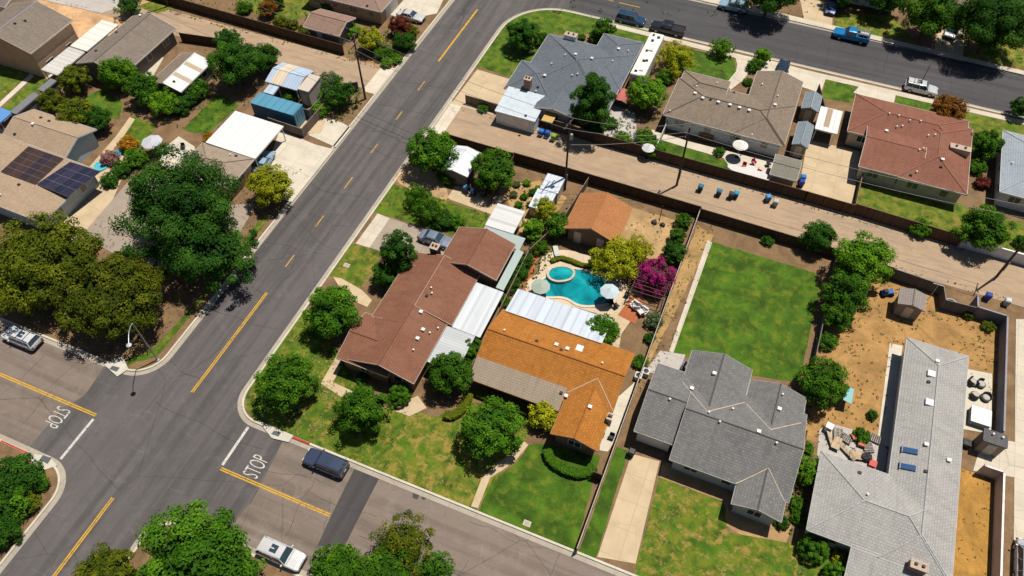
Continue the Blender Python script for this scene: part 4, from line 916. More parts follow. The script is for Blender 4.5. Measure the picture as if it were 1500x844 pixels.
fence([at(400,196).xy, at(437,207).xy, at(448,186).xy] if 0 else [(-67.5,68.2),(-61.6,68.0),(-61.5,74.5)], 1.7, ('wood',(.17,.13,.11)), 'dark board fence in front of the blue storage container')
fence([(-66,87.4),(-110,88.4)], 1.9, WD, 'long dark fence on the far side of the left alley')
fence([(-92.5,80.4),(-86,81.5),(-80,81.4)], 1.7, WD, 'dark fence round the small dirt yard behind the white-sloped shed')
fence([at(45,163).xy, at(0,205).xy], 1.6, ('wood',(.15,.13,.12)), 'fence behind the solar-panel house, left')
fence([at(1196,135).xy+Vector((0,0)), at(1205,172).xy], 1.5, WD, 'short fence between shed row and small square lawn')
# ------------------------------------------------------------------ utility poles, wires, street lamp
WOOD = plain((.09,.06,.04), .9); MET = plain((.35,.36,.37), .5, .6)
def pole(label, x, y, h, arms, trans=0, rz=0.0, group='wooden utility poles along the alley'):
    t = thing('utility_pole', label, 'utility pole', (x,y,0), group=None)
    MB().tube((x,y,-.3),(x,y,h),.17,.11,10).build('pole', WOOD, t)
    tips = []
    for (z, w) in arms:
        d = Vector((math.cos(rz), math.sin(rz), 0)); c = Vector((x,y,z)) + Vector((-d.y,d.x,0))*.16
        a = MB().cbox(c, (w,.1,.12), rz).build('crossarm', WOOD, t)
        for k in (-.46,-.2,.2,.46):
            p = c+d*w*k; MB().lathe([(.05,0),(.06,.08),(.03,.1),(.06,.14),(.02,.2)], 8, (p.x,p.y,p.z+.06)).build('insulator', plain((.5,.5,.48),.3), a); tips.append(p+Vector((0,0,.24)))
        MB().tube(c+d*w*.3, (x,y,z-.6), .02).tube(c-d*w*.3, (x,y,z-.6), .02).build('brace', MET, a)
    if trans: MB().lathe([(.22,0),(.24,.06),(.24,.8),(.18,.88),(.05,.95)], 12, (x+.38,y-.1,h-trans)).build('transformer', MET, t)
    MB().cbox((x+.18,y,2.2),(.1,.14,1.6)).build('conduit', MET, t)
    return tips
pl = at(535.3,145.1); pm = at(827.4,278); pr = at(991,272)
T1 = pole('leaning wooden utility pole at the left alley corner', pl.x, pl.y, 11.4, [(11.0,2.4),(9.6,1.8)], rz=R_(90))
T2 = pole('wooden utility pole beside the white metal shed, mid alley', pm.x, pm.y, 12.0, [(11.7,2.4),(8.6,1.6)], 2.5, rz=R_(80))
T3 = pole('wooden utility pole standing in the alley near four bins', pr.x, pr.y, 10.6, [(10.2,2.2),(9.3,1.6)], rz=R_(80))
hp = 11.5; bx_, by_ = at(1427.5,427).x+.21*hp, at(1427.5,427).y+.3*hp
T4 = pole('wooden utility pole rising past the right edge over the block wall', bx_, by_, hp, [(11.2,2.4)], rz=R_(80))
T0 = pole('wooden utility pole standing along the far left alley', -101, 87.8, 11, [(10.6,2.4)], rz=R_(80))
def wire(a, b, label, sag=.9, r=.026):
    a = Vector(a); b = Vector(b); mb = MB(); n = 12; prev = None
    for i in range(n+1):
        u = i/n; p = a.lerp(b,u)-Vector((0,0,sag*4*u*(1-u)))
        if prev is not None: mb.tube(prev, p, r, n=5, cap=False)
        prev = p
    c = mb.build('overhead_wire', plain((.22,.21,.2), .5), org=tuple(a)); tag(c, label, 'cable', 'thin overhead wires strung between the utility poles')
for TA, TB_, nm in ((T0,T1,'left alley'),(T1,T2,'road crossing'),(T2,T3,'middle alley'),(T3,T4,'right alley')):
    for k in (0,3): wire(TA[k], TB_[k], ('nearer' if k else 'farther')+' thin wire of the top pair over the '+nm)
for k in (4,): wire(T2[k], T3[k], 'thicker lower wire over the middle alley', .5, .03); wire(T1[k], T2[k], 'thicker lower wire crossing the road', .8, .03)
lb = at(231.1,527.2); t = thing('street_lamp', 'grey street lamp with curved arm on the grassy road corner', 'street lamp', tuple(lb))
top = Vector((lb.x,lb.y,7.6)); hd = at(188.8,505.5,7.9)
MB().tube(lb,top,.11,.07,10).build('pole', MET, t)
am = MB(); pr_ = top
for i in range(1,9):
    u = i/8; p = top.lerp(hd,u)+Vector((0,0,.55*math.sin(math.pi*u)*.8)); am.tube(pr_, p, .045, n=7, cap=False); pr_ = p
am.build('arm', plain((.6,.62,.64),.4,.5), t)
MB().lathe([(.05,.1),(.22,.06),(.3,0),(.26,-.08),(.1,-.14)], 14, tuple(hd)).build('lamp_head', plain((.62,.65,.68),.35,.3), t)
MB().lathe([(.25,0),(.25,.12),(.14,.18)], 10, tuple(lb)).build('base', MET, t)

# ------------------------------------------------------------------ vehicles
TYRE = plain((.012,.012,.012), .9); RIM = plain((.4,.4,.42), .3, .7); GL = glass((.025, .045, .06)); LAMP = plain((.75,.75,.72), .15); RED = plain((.4,.02,.015), .2); BLK = plain((.02,.02,.022), .5)  # teal in the GL colour stands for sky reflected in car windows
SPEC = dict(
 sedan=dict(L=4.75,W=1.82,H=1.44,st=[(-1,.72,.52,.62),(-.97,.84,.42,.88),(-.8,.97,.3,.98),(-.45,1,.26,.96),(.2,1,.26,.94),(.5,1,.26,.9),(.8,.97,.28,.8),(.95,.86,.36,.68),(1,.7,.42,.58)],cab=(-.72,.36,-.42,.06),belt=.93),
 suv=dict(L=4.85,W=1.94,H=1.76,st=[(-1,.84,.5,.85),(-.98,.92,.44,1.08),(-.85,1,.36,1.12),(-.4,1,.3,1.1),(.2,1,.3,1.09),(.5,1,.3,1.06),(.85,.98,.34,.98),(.96,.9,.42,.88),(1,.8,.46,.7)],cab=(-.96,.42,-.86,.2),belt=1.08),
 pickup=dict(L=5.75,W=2.0,H=1.88,st=[(-1,.92,.6,1.06),(-.98,.96,.5,1.12),(-.6,1,.42,1.14),(-.2,1,.36,1.14),(.2,1,.36,1.14),(.5,1,.36,1.12),(.88,.98,.4,1.06),(.97,.92,.46,.98),(1,.85,.5,.8)],cab=(-.26,.42,-.2,.22),belt=1.12),
 van=dict(L=5.0,W=1.95,H=1.85,st=[(-1,.86,.5,.9),(-.98,.94,.42,1.08),(-.6,1,.34,1.1),(0,1,.32,1.08),(.5,1,.32,1.04),(.8,.96,.34,.96),(.95,.86,.4,.84),(1,.74,.44,.66)],cab=(-.97,.68,-.88,.34),belt=1.05))
def car(kind, col, label, cat, px, py, head, rack=False, sunroof=False, roofc=None, name=None, z=None, bed=None, scale=1.0):
    S = SPEC[kind]; L, W, H = S['L'], S['W'], S['H']; z = 0 if z is None else z; p = at(px,py,z+.7)
    t = thing(name or {'sedan':'parked_car','suv':'parked_suv','pickup':'pickup_truck','van':'parked_van'}[kind], label, cat, (p.x,p.y,z), R_(head), local=True)
    body = MB(); rings = []
    for (u,w,zb,zt) in S['st']:
        x = u*L/2; hw = w*W/2
        half = [(hw*.86,zb),(hw*.98,zb+.08),(hw,(zb+zt)/2),(hw*.985,zt-.09),(hw*.9,zt)]
        rings.append([(x,y,zz) for y,zz in half]+[(x,0,zt+.035)]+[(x,-y,zz) for y,zz in half[::-1]])
    n = len(rings[0])
    for r in rings: body.v += r
    for i in range(len(rings)-1):
        for j in range(n): body.f.append((i*n+j,(i+1)*n+j,(i+1)*n+(j+1)%n,i*n+(j+1)%n))
    body.f.append(tuple(range(n))); body.f.append(tuple((len(rings)-1)*n+j for j in range(n))[::-1])
    cp = carpaint(col); bo = body.build('body', cp, t, smooth=False)
    b0,b1,r0,r1 = [q*L/2 for q in S['cab']]; wb = W/2*.9; wt = W/2*.74; zb = S['belt']; zt = H-.06
    gm_ = MB().add([(b0,-wb,zb),(b1,-wb,zb-.06),(b1,wb,zb-.06),(b0,wb,zb),(r0,-wt,zt),(r1,-wt,zt),(r1,wt,zt),(r0,wt,zt)], [(0,1,5,4),(2,3,7,6),(1,2,6,5),(3,0,4,7),(4,5,6,7)])
    gm_.build('windows', GL, t)
    ro = MB(); e = .03
    nx = 5
    for i in range(nx+1):
        x = r0-.06+(r1-r0+.06)*i/nx; cz = H-.05+.05*math.sin(math.pi*(i+.3)/(nx+.6)); ro.v += [(x,-wt-e,zt-.02),(x,-wt*.8,cz),(x,0,cz+.03),(x,wt*.8,cz),(x,wt+e,zt-.02)]
    for i in range(nx):
        for j in range(4): ro.f.append((i*5+j,i*5+j+1,(i+1)*5+j+1,(i+1)*5+j))
    rf = ro.build('roof', carpaint(roofc) if roofc else cp, t)
    pi = MB()
    for sy in (-1,1):
        pi.tube((b1-.02,sy*wb,zb),(r1,sy*wt,zt),.045,n=6); pi.tube((b0+.02,sy*wb,zb),(r0,sy*wt,zt),.06,n=6)
        for u in ((.45,) if kind=='pickup' else (.38,.72)):
            pi.tube((b1+(b0-b1)*u,sy*(wb+.005),zb),(r1+(r0-r1)*u,sy*(wt+.01),zt),.04,n=6)
    pi.build('pillars', cp, t)
    wr = .34 if kind in('sedan',) else .38
    for sx in (-.6,.6):
        for sy in (-1,1):
            c = (sx*L/2, sy*(W/2-.12), wr)
            w_ = MB().tube((c[0],c[1]-.12,wr),(c[0],c[1]+.12,wr),wr,n=16).build('wheel', TYRE, t)
            MB().tube((c[0],c[1]+sy*.1,wr),(c[0],c[1]+sy*.135,wr),wr*.62,n=12).build('rim', RIM, w_)
    for sy in (-1,1):
        MB().cbox((L/2*.95,sy*W/2*.62,S['st'][-2][3]-.1),(.22,.36,.14)).build('headlight', LAMP, t)
        MB().cbox((-L/2*.985,sy*W/2*.76,.85),(.12,.24,.22)).build('taillight', RED, t)
        MB().cbox((b1-.25,sy*(W/2+.08),zb+.02),(.14,.2,.14)).build('mirror', cp, t)
    MB().cbox((L/2-.02,0,.45),(.12,W*.86,.2)).build('front_bumper', BLK, t); MB().cbox((-L/2+.02,0,.5),(.12,W*.86,.2)).build('rear_bumper', BLK, t)
    if kind == 'pickup':
        bb = MB().box(-L/2+.12,-W/2+.16,1.0,b0-.12,W/2-.16,1.19); bb.build('truck_bed', BLK, t)
        rl = MB(); 
        for sy in (-1,1): rl.box(-L/2+.05,sy*(W/2-.03),1.1,b0-.06,sy*(W/2-.17),1.24)
        rl.box(-L/2+.02,-W/2+.05,1.1,-L/2+.12,W/2-.05,1.24); rl.build('bed_rail', cp, t)
        if bed == 'rack':
            rk_ = MB()
            for u in (.1,.5,.9):
                x = -L/2+.2+(b0+L/2-.4)*u; rk_.tube((x,-W/2+.1,1.2),(x,-W/2+.1,1.85),.03,n=6).tube((x,W/2-.1,1.2),(x,W/2-.1,1.85),.03,n=6).tube((x,-W/2+.1,1.85),(x,W/2-.1,1.85),.03,n=6)
            for sy in (-1,1): rk_.tube((-L/2+.1,sy*(W/2-.1),1.85),(b0,sy*(W/2-.1),1.85),.035,n=6)
            rk_.box(-L/2+.4,.0,1.5,b0-.5,.55,1.8); rk_.build('ladder_rack', plain((.6,.6,.62),.4,.4), t)
    body2 = MB()
    for u in ((.05,-.42) if kind!='pickup' else (.05,)):
        for sy in (-1,1): body2.cbox((u*L/2,sy*(W/2+.002),.72),(.018,.012,.6))
    body2.cbox((S['cab'][1]*L/2+.12,0,S['belt']+.02),(.02,W*.8,.012)); body2.build('panel_gap', BLK, t)
    MB().cbox((L/2+.005,0,.62),(.05,W*.5,.16)).build('grille', BLK, t); MB().cbox((-L/2-.0,0,.8),(.04,.34,.16)).build('licence_plate', LAMP, t)
    if sunroof: MB().cbox(((r0+r1)/2+.25,0,H+.015),(.75,.8,.02)).build('sunroof', GL, rf)
    if rack:
        for sy in (-1,1): MB().tube((r0+.1,sy*wt*.88,H+.04),(r1-.1,sy*wt*.88,H+.04),.03,n=6).build('roof_rail', BLK if rack != 'l' else MET, rf)
        for u in (.3,.7): MB().cbox((r0+(r1-r0)*u,0,H+.05),(.06,wt*1.75,.03)).build('roof_bar', BLK, rf)
    return t
RZc = RZ
car('suv',(.05,.065,.12),'dark navy SUV with blue-tinted roof glass at the red kerb','SUV',477,678,180,sunroof=True,z=RZ)
car('suv',(.62,.62,.62),'white SUV parked under the trees at the bottom edge','SUV',412,812,0,sunroof=True,z=RZ)
car('suv',(.68,.69,.72),'silver SUV with roof bars at the left edge beneath the large tree','SUV',32,495,180,rack=True,sunroof=True,z=RZ)
car('sedan',(.6,.6,.61),'white sedan on the driveway at the top beside the red shrub','car',602,23,0)
car('sedan',(.2,.24,.32),'silver-blue sedan nosed against the red-brown house','car',639,350,0)
car('suv',(.02,.06,.13),'dark blue SUV parked nose to tail with the black pickup','SUV',924,28,0,z=RZ,sunroof=True)
car('pickup',(.018,.02,.03),'black pickup truck with covered bed by the white trailer','pickup truck',978,42,180,z=RZ)
car('pickup',(.01,.2,.5),'bright blue pickup truck with silver ladder rack','pickup truck',1247,52,180,z=RZ,bed='rack')
car('suv',(.6,.61,.63),'white SUV with black roof bars by the orange-leaved tree','SUV',1349,129,0,z=RZ,rack=True,sunroof=True)
car('suv',(.3,.45,.56),'pale blue SUV parked in tree shade at the top','SUV',1074,9,180,z=RZ,rack='l',sunroof=True)
car('sedan',(.02,.035,.07),'dark blue car on the driveway of the brown-grey house','car',1146,102,-90)
car('van',(.6,.62,.65),'white van on the driveway between two big dark trees','van',1396,43,-100)
car('sedan',(.03,.06,.16),'blue car half in shade on the driveway at the top','car',1219,8,-90)
car('sedan',(.03,.08,.25),'blue car roof showing in the very top left corner','car',6,1,60)
car('van',(.5,.5,.52),'dark and white van cut by the bottom right corner','van',1503,826,90)
car('sedan',(.3,.45,.6),'blue and silver car in the shade of the white-roofed carport','car',386,237,100)
# white travel trailer
q = r4(3.0, FL=(951,47), FR=(970,50), NR=(949,111), NL=(924,111)); print('trailer', q)
q = [q[2]-2.7, q[1], q[2], q[3]] if q[2]-q[0] > 3.4 or q[2]-q[0] < 2.2 else q
t = thing('travel_trailer', 'long white travel trailer beside the blue-grey corner house', 'trailer', ((q[0]+q[2])/2,(q[1]+q[3])/2,0))
def rbox(q, z0, z1, b=.12):
    x0,y0,x1,y1 = q; P = [(x0+b,y0),(x1-b,y0),(x1,y0+b),(x1,y1-b),(x1-b,y1),(x0+b,y1),(x0,y1-b),(x0,y0+b)]
    return MB().prism(P, z0, z1)
rbox(q,.45,2.95).build('body', paint((.7,.69,.66),.4,.12), t)
rf = rbox([q[0]+.08,q[1]+.08,q[2]-.08,q[3]-.08],2.95,3.04).build('roof', paint((.78,.76,.72),.5,.15), t)
for (fx,fy,sx,sy,c) in ((.3,.07,.4,.3,.02),(.62,.12,.6,.5,.75),(.5,.32,.5,.35,.05),(.68,.34,.35,.35,.03),(.35,.55,.35,.3,.03),(.6,.6,.7,.8,.7),(.4,.8,.4,.4,.03),(.7,.9,.45,.4,.06),(.3,.93,.3,.35,.05)):
    x = q[0]+(q[2]-q[0])*fx; y = q[1]+(q[3]-q[1])*fy; MB().cbox((x,y,3.13),(sx,sy,.2)).build('roof_vent', plain((c,c,c),.4), rf)
for k in range(3): opening(t, 'W', q[1]+1.5+k*2.6, 1.1, .7, 1.6, q[0])
opening(t, 'S', (q[0]+q[2])/2, 1.3, .8, 1.6, q[1])
for yy in (-.6,.6):
    for xx in (q[0]+.12,q[2]-.12): MB().tube((xx-.1,(q[1]+q[3])/2+yy,.36),(xx+.1,(q[1]+q[3])/2+yy,.36),.36,n=14).build('wheel', TYRE, t)

# ------------------------------------------------------------------ wheelie bins
def bin_(px, py, col, lid, label, rz=0, grp=None):
    p = at(px,py,.5); t = thing('trash_bin', label, 'trash bin', (p.x,p.y,.0), R_(rz), grp, local=True)
    a, b = .27, .34; MB().add([(-a,-a,.05),(a,-a,.05),(a,a,.05),(-a,a,.05),(-b,-b,1.0),(b,-b,1.0),(b,b,1.0),(-b,b,1.0)], [(0,3,2,1),(4,5,6,7),(0,1,5,4),(1,2,6,5),(2,3,7,6),(3,0,4,7)]).build('body', plain(col,.5), t)
    MB().add([(-b-.03,-b-.03,1.0),(b+.03,-b-.03,1.0),(b+.03,b+.03,1.0),(-b-.03,b+.03,1.0),(-b*.8,-b*.8,1.12),(b*.8,-b*.8,1.12),(b*.8,b*.8,1.12),(-b*.8,b*.8,1.12)], [(4,5,6,7),(0,1,5,4),(1,2,6,5),(2,3,7,6),(3,0,4,7)]).build('lid', plain(lid,.4), t)
    for sx in (-1,1): MB().tube((sx*.3-.04,.28,.12),(sx*.3+.04,.28,.12),.12,n=10).build('wheel', TYRE, t)
bl = (.02,.08,.4); bd = (.02,.03,.06)
bin_(793,195,bl,(.03,.2,.65),'blue bin, leftmost of the three beside the white garage'); bin_(802,197,bl,(.02,.12,.45),'blue bin between the other blue bin and the green bin'); bin_(811,202,(.08,.28,.03),(.2,.42,.06),'light green bin at the dark alley fence')
bin_(1026,276,bd,(.03,.17,.27),'dark bin with bright blue lid, nearest the alley pole'); bin_(1053,283,bd,(.03,.17,.27),'dark bin with bright blue lid standing alone in mid alley'); bin_(1071,287,bd,(.05,.06,.08),'black bin with dark lid beside a blue-lidded one'); bin_(1078,286,bd,(.03,.3,.5),'small blue-lidded bin right of the black bin')
bin_(796,244,(.04,.05,.05),(.06,.07,.07),'dark bin at the alley edge left of the white metal shed'); bin_(1097,334,(.02,.02,.04),(.02,.02,.05),'black bin against the alley fence behind the big lawn'); bin_(1115,339,(.02,.04,.2),(.02,.05,.3),'deep blue bin against the alley fence behind the big lawn')
bin_(1125,291,(.05,.12,.3),(.1,.3,.6),'blue bin lying by the fence under the olive roof', 30); bin_(1136,298,(.3,.3,.28),(.5,.5,.46),'grey pot-shaped bin at the alley fence end')
bin_(1447,435,bl,(.03,.07,.3),'blue bin in the alley beside the dark block wall'); bin_(1475,443,(.4,.42,.44),(.6,.62,.65),'pale grey bin at the outer corner of the block wall')
bin_(683,277,(.05,.1,.2),(.1,.25,.45),'blue-grey bin, leftmost on the tan concrete pad'); bin_(693,282,(.03,.05,.12),(.04,.07,.2),'dark blue bin, middle of the tan concrete pad'); bin_(708,284,(.05,.05,.05),(.12,.13,.14),'dark grey bin, rightmost on the tan concrete pad')
bin_(1176,262,(.02,.1,.45),(.03,.2,.6),'bright blue bin on the wide driveway, upper one', 10); bin_(1174,269,(.01,.04,.25),(.02,.06,.35),'navy bin on the wide driveway, lower one', 10)
bin_(925,664,(.02,.02,.02),(.03,.03,.03),'black bin at the top of the driveway beside the green strip'); bin_(1490,531,(.02,.1,.35),(.03,.15,.45),'blue bin by the pale strip at the right edge') if 0 else None

# ------------------------------------------------------------------ pool and patio things
def smooth_poly(P, n=4):
    for _ in range(n-1):
        Q = []
        for i in range(len(P)):
            a = P[i]; b = P[(i+1)%len(P)]; Q += [(a[0]*.75+b[0]*.25,a[1]*.75+b[1]*.25),(a[0]*.25+b[0]*.75,a[1]*.25+b[1]*.75)]
        P = Q
    return P
C8 = lambda L: [(760+x/4.967, 350+y/4.967) for x, y in L]
deck = smooth_poly(A(C8([(155,190),(165,130),(240,95),(330,75),(520,120),(610,200),(760,290),(800,370),(760,440),(700,560),(560,545),(420,500),(230,450),(40,400),(60,300),(150,250)])),3)
struct('pool_deck', MB().sheet(deck, .062), concrete((.66,.52,.37), 6, 6, .3))
pool = smooth_poly(A(C8([(215,200),(300,190),(400,205),(500,225),(600,270),(735,330),(745,400),(690,480),(560,500),(430,500),(330,430),(200,440),(75,395),(70,310),(170,290),(205,250)]),.1),3)
t = thing('swimming_pool', 'free-form turquoise swimming pool with pale coping and raised spa', 'pool', (at(845,415).x,at(845,415).y,0))
inn = offset(pool, -.32)
cpg = MB(); n = len(pool)
for i in range(n):
    j = (i+1)%n; cpg.add([(*pool[i],.0),(*pool[j],.0),(*pool[j],.16),(*pool[i],.16),(*inn[i],.16),(*inn[j],.16),(*inn[i],.03),(*inn[j],.03)], [(0,1,2,3),(3,2,5,4),(4,5,7,6)])
cpg.build('coping', concrete((.72,.6,.45), 1, 1, .15), t); MB().sheet(inn, .09).build('water', water_m(), t)
spa = smooth_poly(A(C8([(225,225),(270,205),(340,200),(400,230),(385,280),(330,300),(260,300),(215,270)]),.5),3); so_ = offset(spa,.28)
sw = MB(); n = len(spa)
for i in range(n):
    j = (i+1)%n; sw.add([(*so_[i],.0),(*so_[j],.0),(*so_[j],.5),(*so_[i],.5),(*spa[i],.5),(*spa[j],.5),(*spa[i],.3),(*spa[j],.3)], [(0,1,2,3),(3,2,5,4),(4,5,7,6)])
sp_ = sw.build('spa_wall', concrete((.6,.5,.38),1,1,.2), t); MB().sheet(spa,.42).build('spa_water', water_m(), sp_)
for k,(x,y,r) in enumerate(((405,212,.45),(440,222,.5),(475,232,.45),(510,245,.55),(545,262,.5),(580,280,.5),(612,300,.55),(640,318,.45),(700,330,.5),(725,345,.45),(735,385,.4))):
    p = at(760+x/4.967,350+y/4.967,.15); q = ['just right of the spa','second from the spa','third from the spa','fourth from the spa','in the middle of the dark rock edge','sixth along the dark rock edge','seventh along the dark rock edge','left of the striped umbrella','behind the striped umbrella','right of the striped umbrella','lowest on the right of the pool'][k]
    tag(MB().rock((0,0,0),(r,r*.75,.38),40+k,8).build('pool_rock', stucco((.13,.13,.13) if k%3 else (.2,.18,.15)), org=tuple(p)), 'dark pool-edge rock '+q, 'rock')
hg = MB(); P = [at(760+x/4.967,350+y/4.967,.3) for x,y in ((215,160),(260,150),(310,150),(360,165),(410,185),(470,195),(530,205))]
def umbrella(px, py, r, h, col, label, n=8, table=True):
    p = at(px,py,h); t = thing('patio_umbrella', label, 'umbrella', (p.x,p.y,0))
    mb = MB(); vs = [(p.x,p.y,h+.35)]+[(p.x+r*math.cos(2*math.pi*i/n),p.y+r*math.sin(2*math.pi*i/n),h-.1) for i in range(n)]
    vs += [(x,y,z-.03) for x,y,z in vs]; m_ = n+1
    mb.add(vs, [(0,1+i,1+(i+1)%n) for i in range(n)]+[(m_,m_+1+(i+1)%n,m_+1+i) for i in range(n)]+[(1+i,m_+1+i,m_+1+(i+1)%n,1+(i+1)%n) for i in range(n)])
    mb.build('canopy', paint(col,.7,.12), t); MB().tube((p.x,p.y,0),(p.x,p.y,h+.45),.035).build('pole', MET, t); MB().lathe([(.3,0),(.3,.08),(.06,.14)],12,(p.x,p.y,0)).build('base', BLK, t)
    rb = MB()
    for i in range(n): rb.tube((p.x,p.y,h+.27),(p.x+r*.97*math.cos(2*math.pi*i/n),p.y+r*.97*math.sin(2*math.pi*i/n),h-.15),.015,n=4)
    rb.build('ribs', MET, t)
umbrella(792,419,1.2,1.8,(.36,.42,.36),'grey-green umbrella over the left end of the pool', 10)
umbrella(893,426,1.2,2.3,(.5,.58,.62),'grey-white striped umbrella over the right end of the pool')
umbrella(222,207,1.5,2.4,(.5,.52,.56),'large white octagonal umbrella in the left garden', 8)
umbrella(1085,212,1.1,2.4,(.72,.7,.64),'round white umbrella by the brown-grey house wall', 14)
umbrella(950,216,.95,1.9,(.6,.6,.6),'white dome umbrella half behind the alley fence shrubs', 12)
# ------------------------------------------------------------------ furniture
def chair(px, py, rz, col, label, grp=None, s=1.0):
    p = at(px,py,.4); t = thing('patio_chair', label, 'chair', (p.x,p.y,0), R_(rz), grp, local=True)
    m_ = plain(col,.6); MB().box(-.27*s,-.27*s,.4,.27*s,.27*s,.48).build('seat', m_, t); MB().box(-.27*s,.22*s,.48,.27*s,.28*s,.95).build('backrest', m_, t)
    for sx in (-1,1):
        MB().box(sx*.27*s-.03,-.25*s,.48,sx*.27*s+.03,.25*s,.66).build('armrest', m_, t)
        for sy in (-1,1): MB().tube((sx*.23*s,sy*.23*s,0),(sx*.23*s,sy*.23*s,.42),.025,n=6).build('leg', m_, t)
def table(px, py, r, col, label, square=False, h=.74, rz=0):
    p = at(px,py,h); t = thing('patio_table', label, 'table', (p.x,p.y,0), R_(rz), local=True)
    (MB().box(-r,-r*.7,h-.05,r,r*.7,h) if square else MB().lathe([(r,h-.05),(r,h)],18)).build('tabletop', plain(col,.4), t)
    for k in range(4):
        a = math.pi/4+k*math.pi/2; MB().tube((math.cos(a)*r*.75,math.sin(a)*r*.55,0),(math.cos(a)*r*.7,math.sin(a)*r*.5,h-.04),.03,n=6).build('leg', plain(mul(col,.6),.5), t)
def rocker(px, py, rz, label):     # round wicker lounge chairs on the right patio
    p = at(px,py,.3); t = thing('wicker_chair', label, 'chair', (p.x,p.y,0), R_(rz), 'wicker lounge chairs on the right patio', local=True)
    MB().lathe([(.42,.12),(.5,.2),(.52,.38),(.4,.42)],12).build('seat', plain((.06,.055,.05),.7), t); MB().lathe([(.36,.42),(.4,.48),(.3,.54),(.02,.55)],12).build('cushion', plain((.5,.48,.45),.8), t)
    bk = MB()
    for i in range(7):
        a = R_(20+i*23); bk.cbox((math.cos(a)*.5,math.sin(a)*.5,.58),(.08,.24,.5),a)
    bk.build('backrest', plain((.06,.055,.05),.7), t)
    for k in range(4): MB().tube((.3*math.cos(k*1.57),.3*math.sin(k*1.57),0),(.3*math.cos(k*1.57),.3*math.sin(k*1.57),.14),.03,n=6).build('leg', BLK, t)
rocker(1425,560,100,'wicker lounge chair, upper left of the four on the patio'); rocker(1437,563,60,'wicker lounge chair, upper right of the four on the patio'); rocker(1444,583,-30,'wicker lounge chair nearest the dark block wall'); rocker(1428,579,200,'wicker lounge chair, lower left, near the white tub cover')
p = at(1437,610,.8); t = thing('hot_tub','square hot tub with bright white cover on the right patio','hot tub',(p.x,p.y,0))
MB().box(p.x-1.0,p.y-1.0,0,p.x+1.0,p.y+1.0,.8).build('body', siding((.25,.3,.3)), t); MB().box(p.x-1.05,p.y-1.05,.8,p.x+1.05,p.y+1.05,.92).build('cover', plain((.8,.82,.84),.5), t)
for k,(px,py,lb) in enumerate(((932,449,'white cushioned lounge seat under the magenta bush'),(940,458,'white chair at the foot of the pergola'))):
    chair(px,py,200+30*k,(.7,.68,.66),lb,s=1.5)
p = at(936,452,.4); t = thing('outdoor_sofa','white outdoor sofa below the magenta bougainvillea','sofa',(p.x,p.y,0),R_(-20),local=True)
MB().box(-1.1,-.4,.2,1.1,.4,.45).build('seat', plain((.7,.67,.64),.8), t); MB().box(-1.1,.3,.45,1.1,.5,.9).build('backrest', plain((.74,.7,.68),.8), t)
for s_ in (-1,1): MB().box(s_*1.1-.1,-.4,.2,s_*1.1+.1,.45,.65).build('armrest', plain((.74,.7,.68),.8), t)
for i,(px,py,r,lb) in enumerate(((895,444,30,'dark wire chair on the tan pool deck, left one'),(903,448,150,'dark wire chair on the tan pool deck, right one'),(919,432,80,'dark folded chair beside the pergola post'),(896,640,0,'dark folding chair in the alley of the orange house'))): chair(px,py,r,(.03,.03,.03),lb)
p = at(815,368,.4); t = thing('sun_lounger','folded white sun lounger at the head of the pool','sun lounger',(p.x,p.y,0),R_(-60),local=True)
MB().box(-.95,-.32,.3,.5,.32,.38).build('seat', plain((.6,.6,.58),.7), t); MB().cbox((.78,0,.52),(.7,.64,.06),ry=-.6).build('backrest', plain((.6,.6,.58),.7), t)
for sx in (-.8,.4):
    for sy in (-.28,.28): MB().tube((sx,sy,0),(sx,sy,.32),.025,n=6).build('leg', MET, t)
# pergola under the bougainvillea
t = thing('pergola','flat dark pergola carrying the magenta bougainvillea','pergola',(-8.1,60,0)); q_ = [at(925,420,2.4), at(972,440,2.4), at(990,400,2.4), at(940,385,2.4)]
bm_ = MB(); x0,x1 = sorted((q_[0].x, q_[1].x)); y0,y1 = q_[1].y, q_[2].y
for k in range(9): y = y0+(y1-y0)*k/8; bm_.box(x0,y-.04,2.4,x1,y+.04,2.52)
bm_.build('beams', WOOD, t)
for x in (x0+.1,x1-.1):
    MB().box(x-.05,y0,2.28,x+.05,y1,2.4).build('rail', WOOD, t)
    for y in (y0+.1,y1-.1): MB().box(x-.06,y-.06,0,x+.06,y+.06,2.3).build('post', paint((.5,.42,.35)), t)
# tables and chairs by houses
table(1100,248,.8,(.7,.68,.66),'round white table on the patio by the olive roof'); 
for k,(px,py,c,lb) in enumerate(((1090,243,(.5,.06,.1),'red and white striped chair, left of the white patio table'),(1104,238,(.5,.08,.12),'red folded parasol chair behind the white patio table'),(1112,252,(.45,.05,.1),'red chair right of the white patio table'),(1126,240,(.05,.05,.06),'black barbecue chair beside the olive-grey roof'))): chair(px,py,40*k,c,lb)
p = at(1100,257,1.5)+Vector((0,.5,0)); q = [p.x-3.6,p.y-.9,p.x+2.6,p.y+.9]; t = thing('shade_sail','torn white shade canopy along the alley fence','canopy',(p.x,p.y,0)); sh_ = MB(); r_ = random.Random(3)
P = smooth_poly([(q[0]+(q[2]-q[0])*u, q[1]+(q[3]-q[1])*v) for u,v in ((0,.5),(.1,.9),(.3,.8),(.45,1),(.6,.85),(.8,.95),(1,.6),(.97,.1),(.7,.0),(.4,.15),(.2,.1))],2); sh_.prism(P,1.5,1.54); sh_.build('canopy', paint((.62,.6,.58),.7,.1), t)
for x in (q[0]+.5,q[2]-.5): MB().tube((x,p.y,0),(x,p.y,1.52),.03).build('post', MET, t)
t = thing('garden_bench','brown wooden swing bench at the brown-grey house wall','bench',tuple(at(1032,207)),R_(0),local=True)
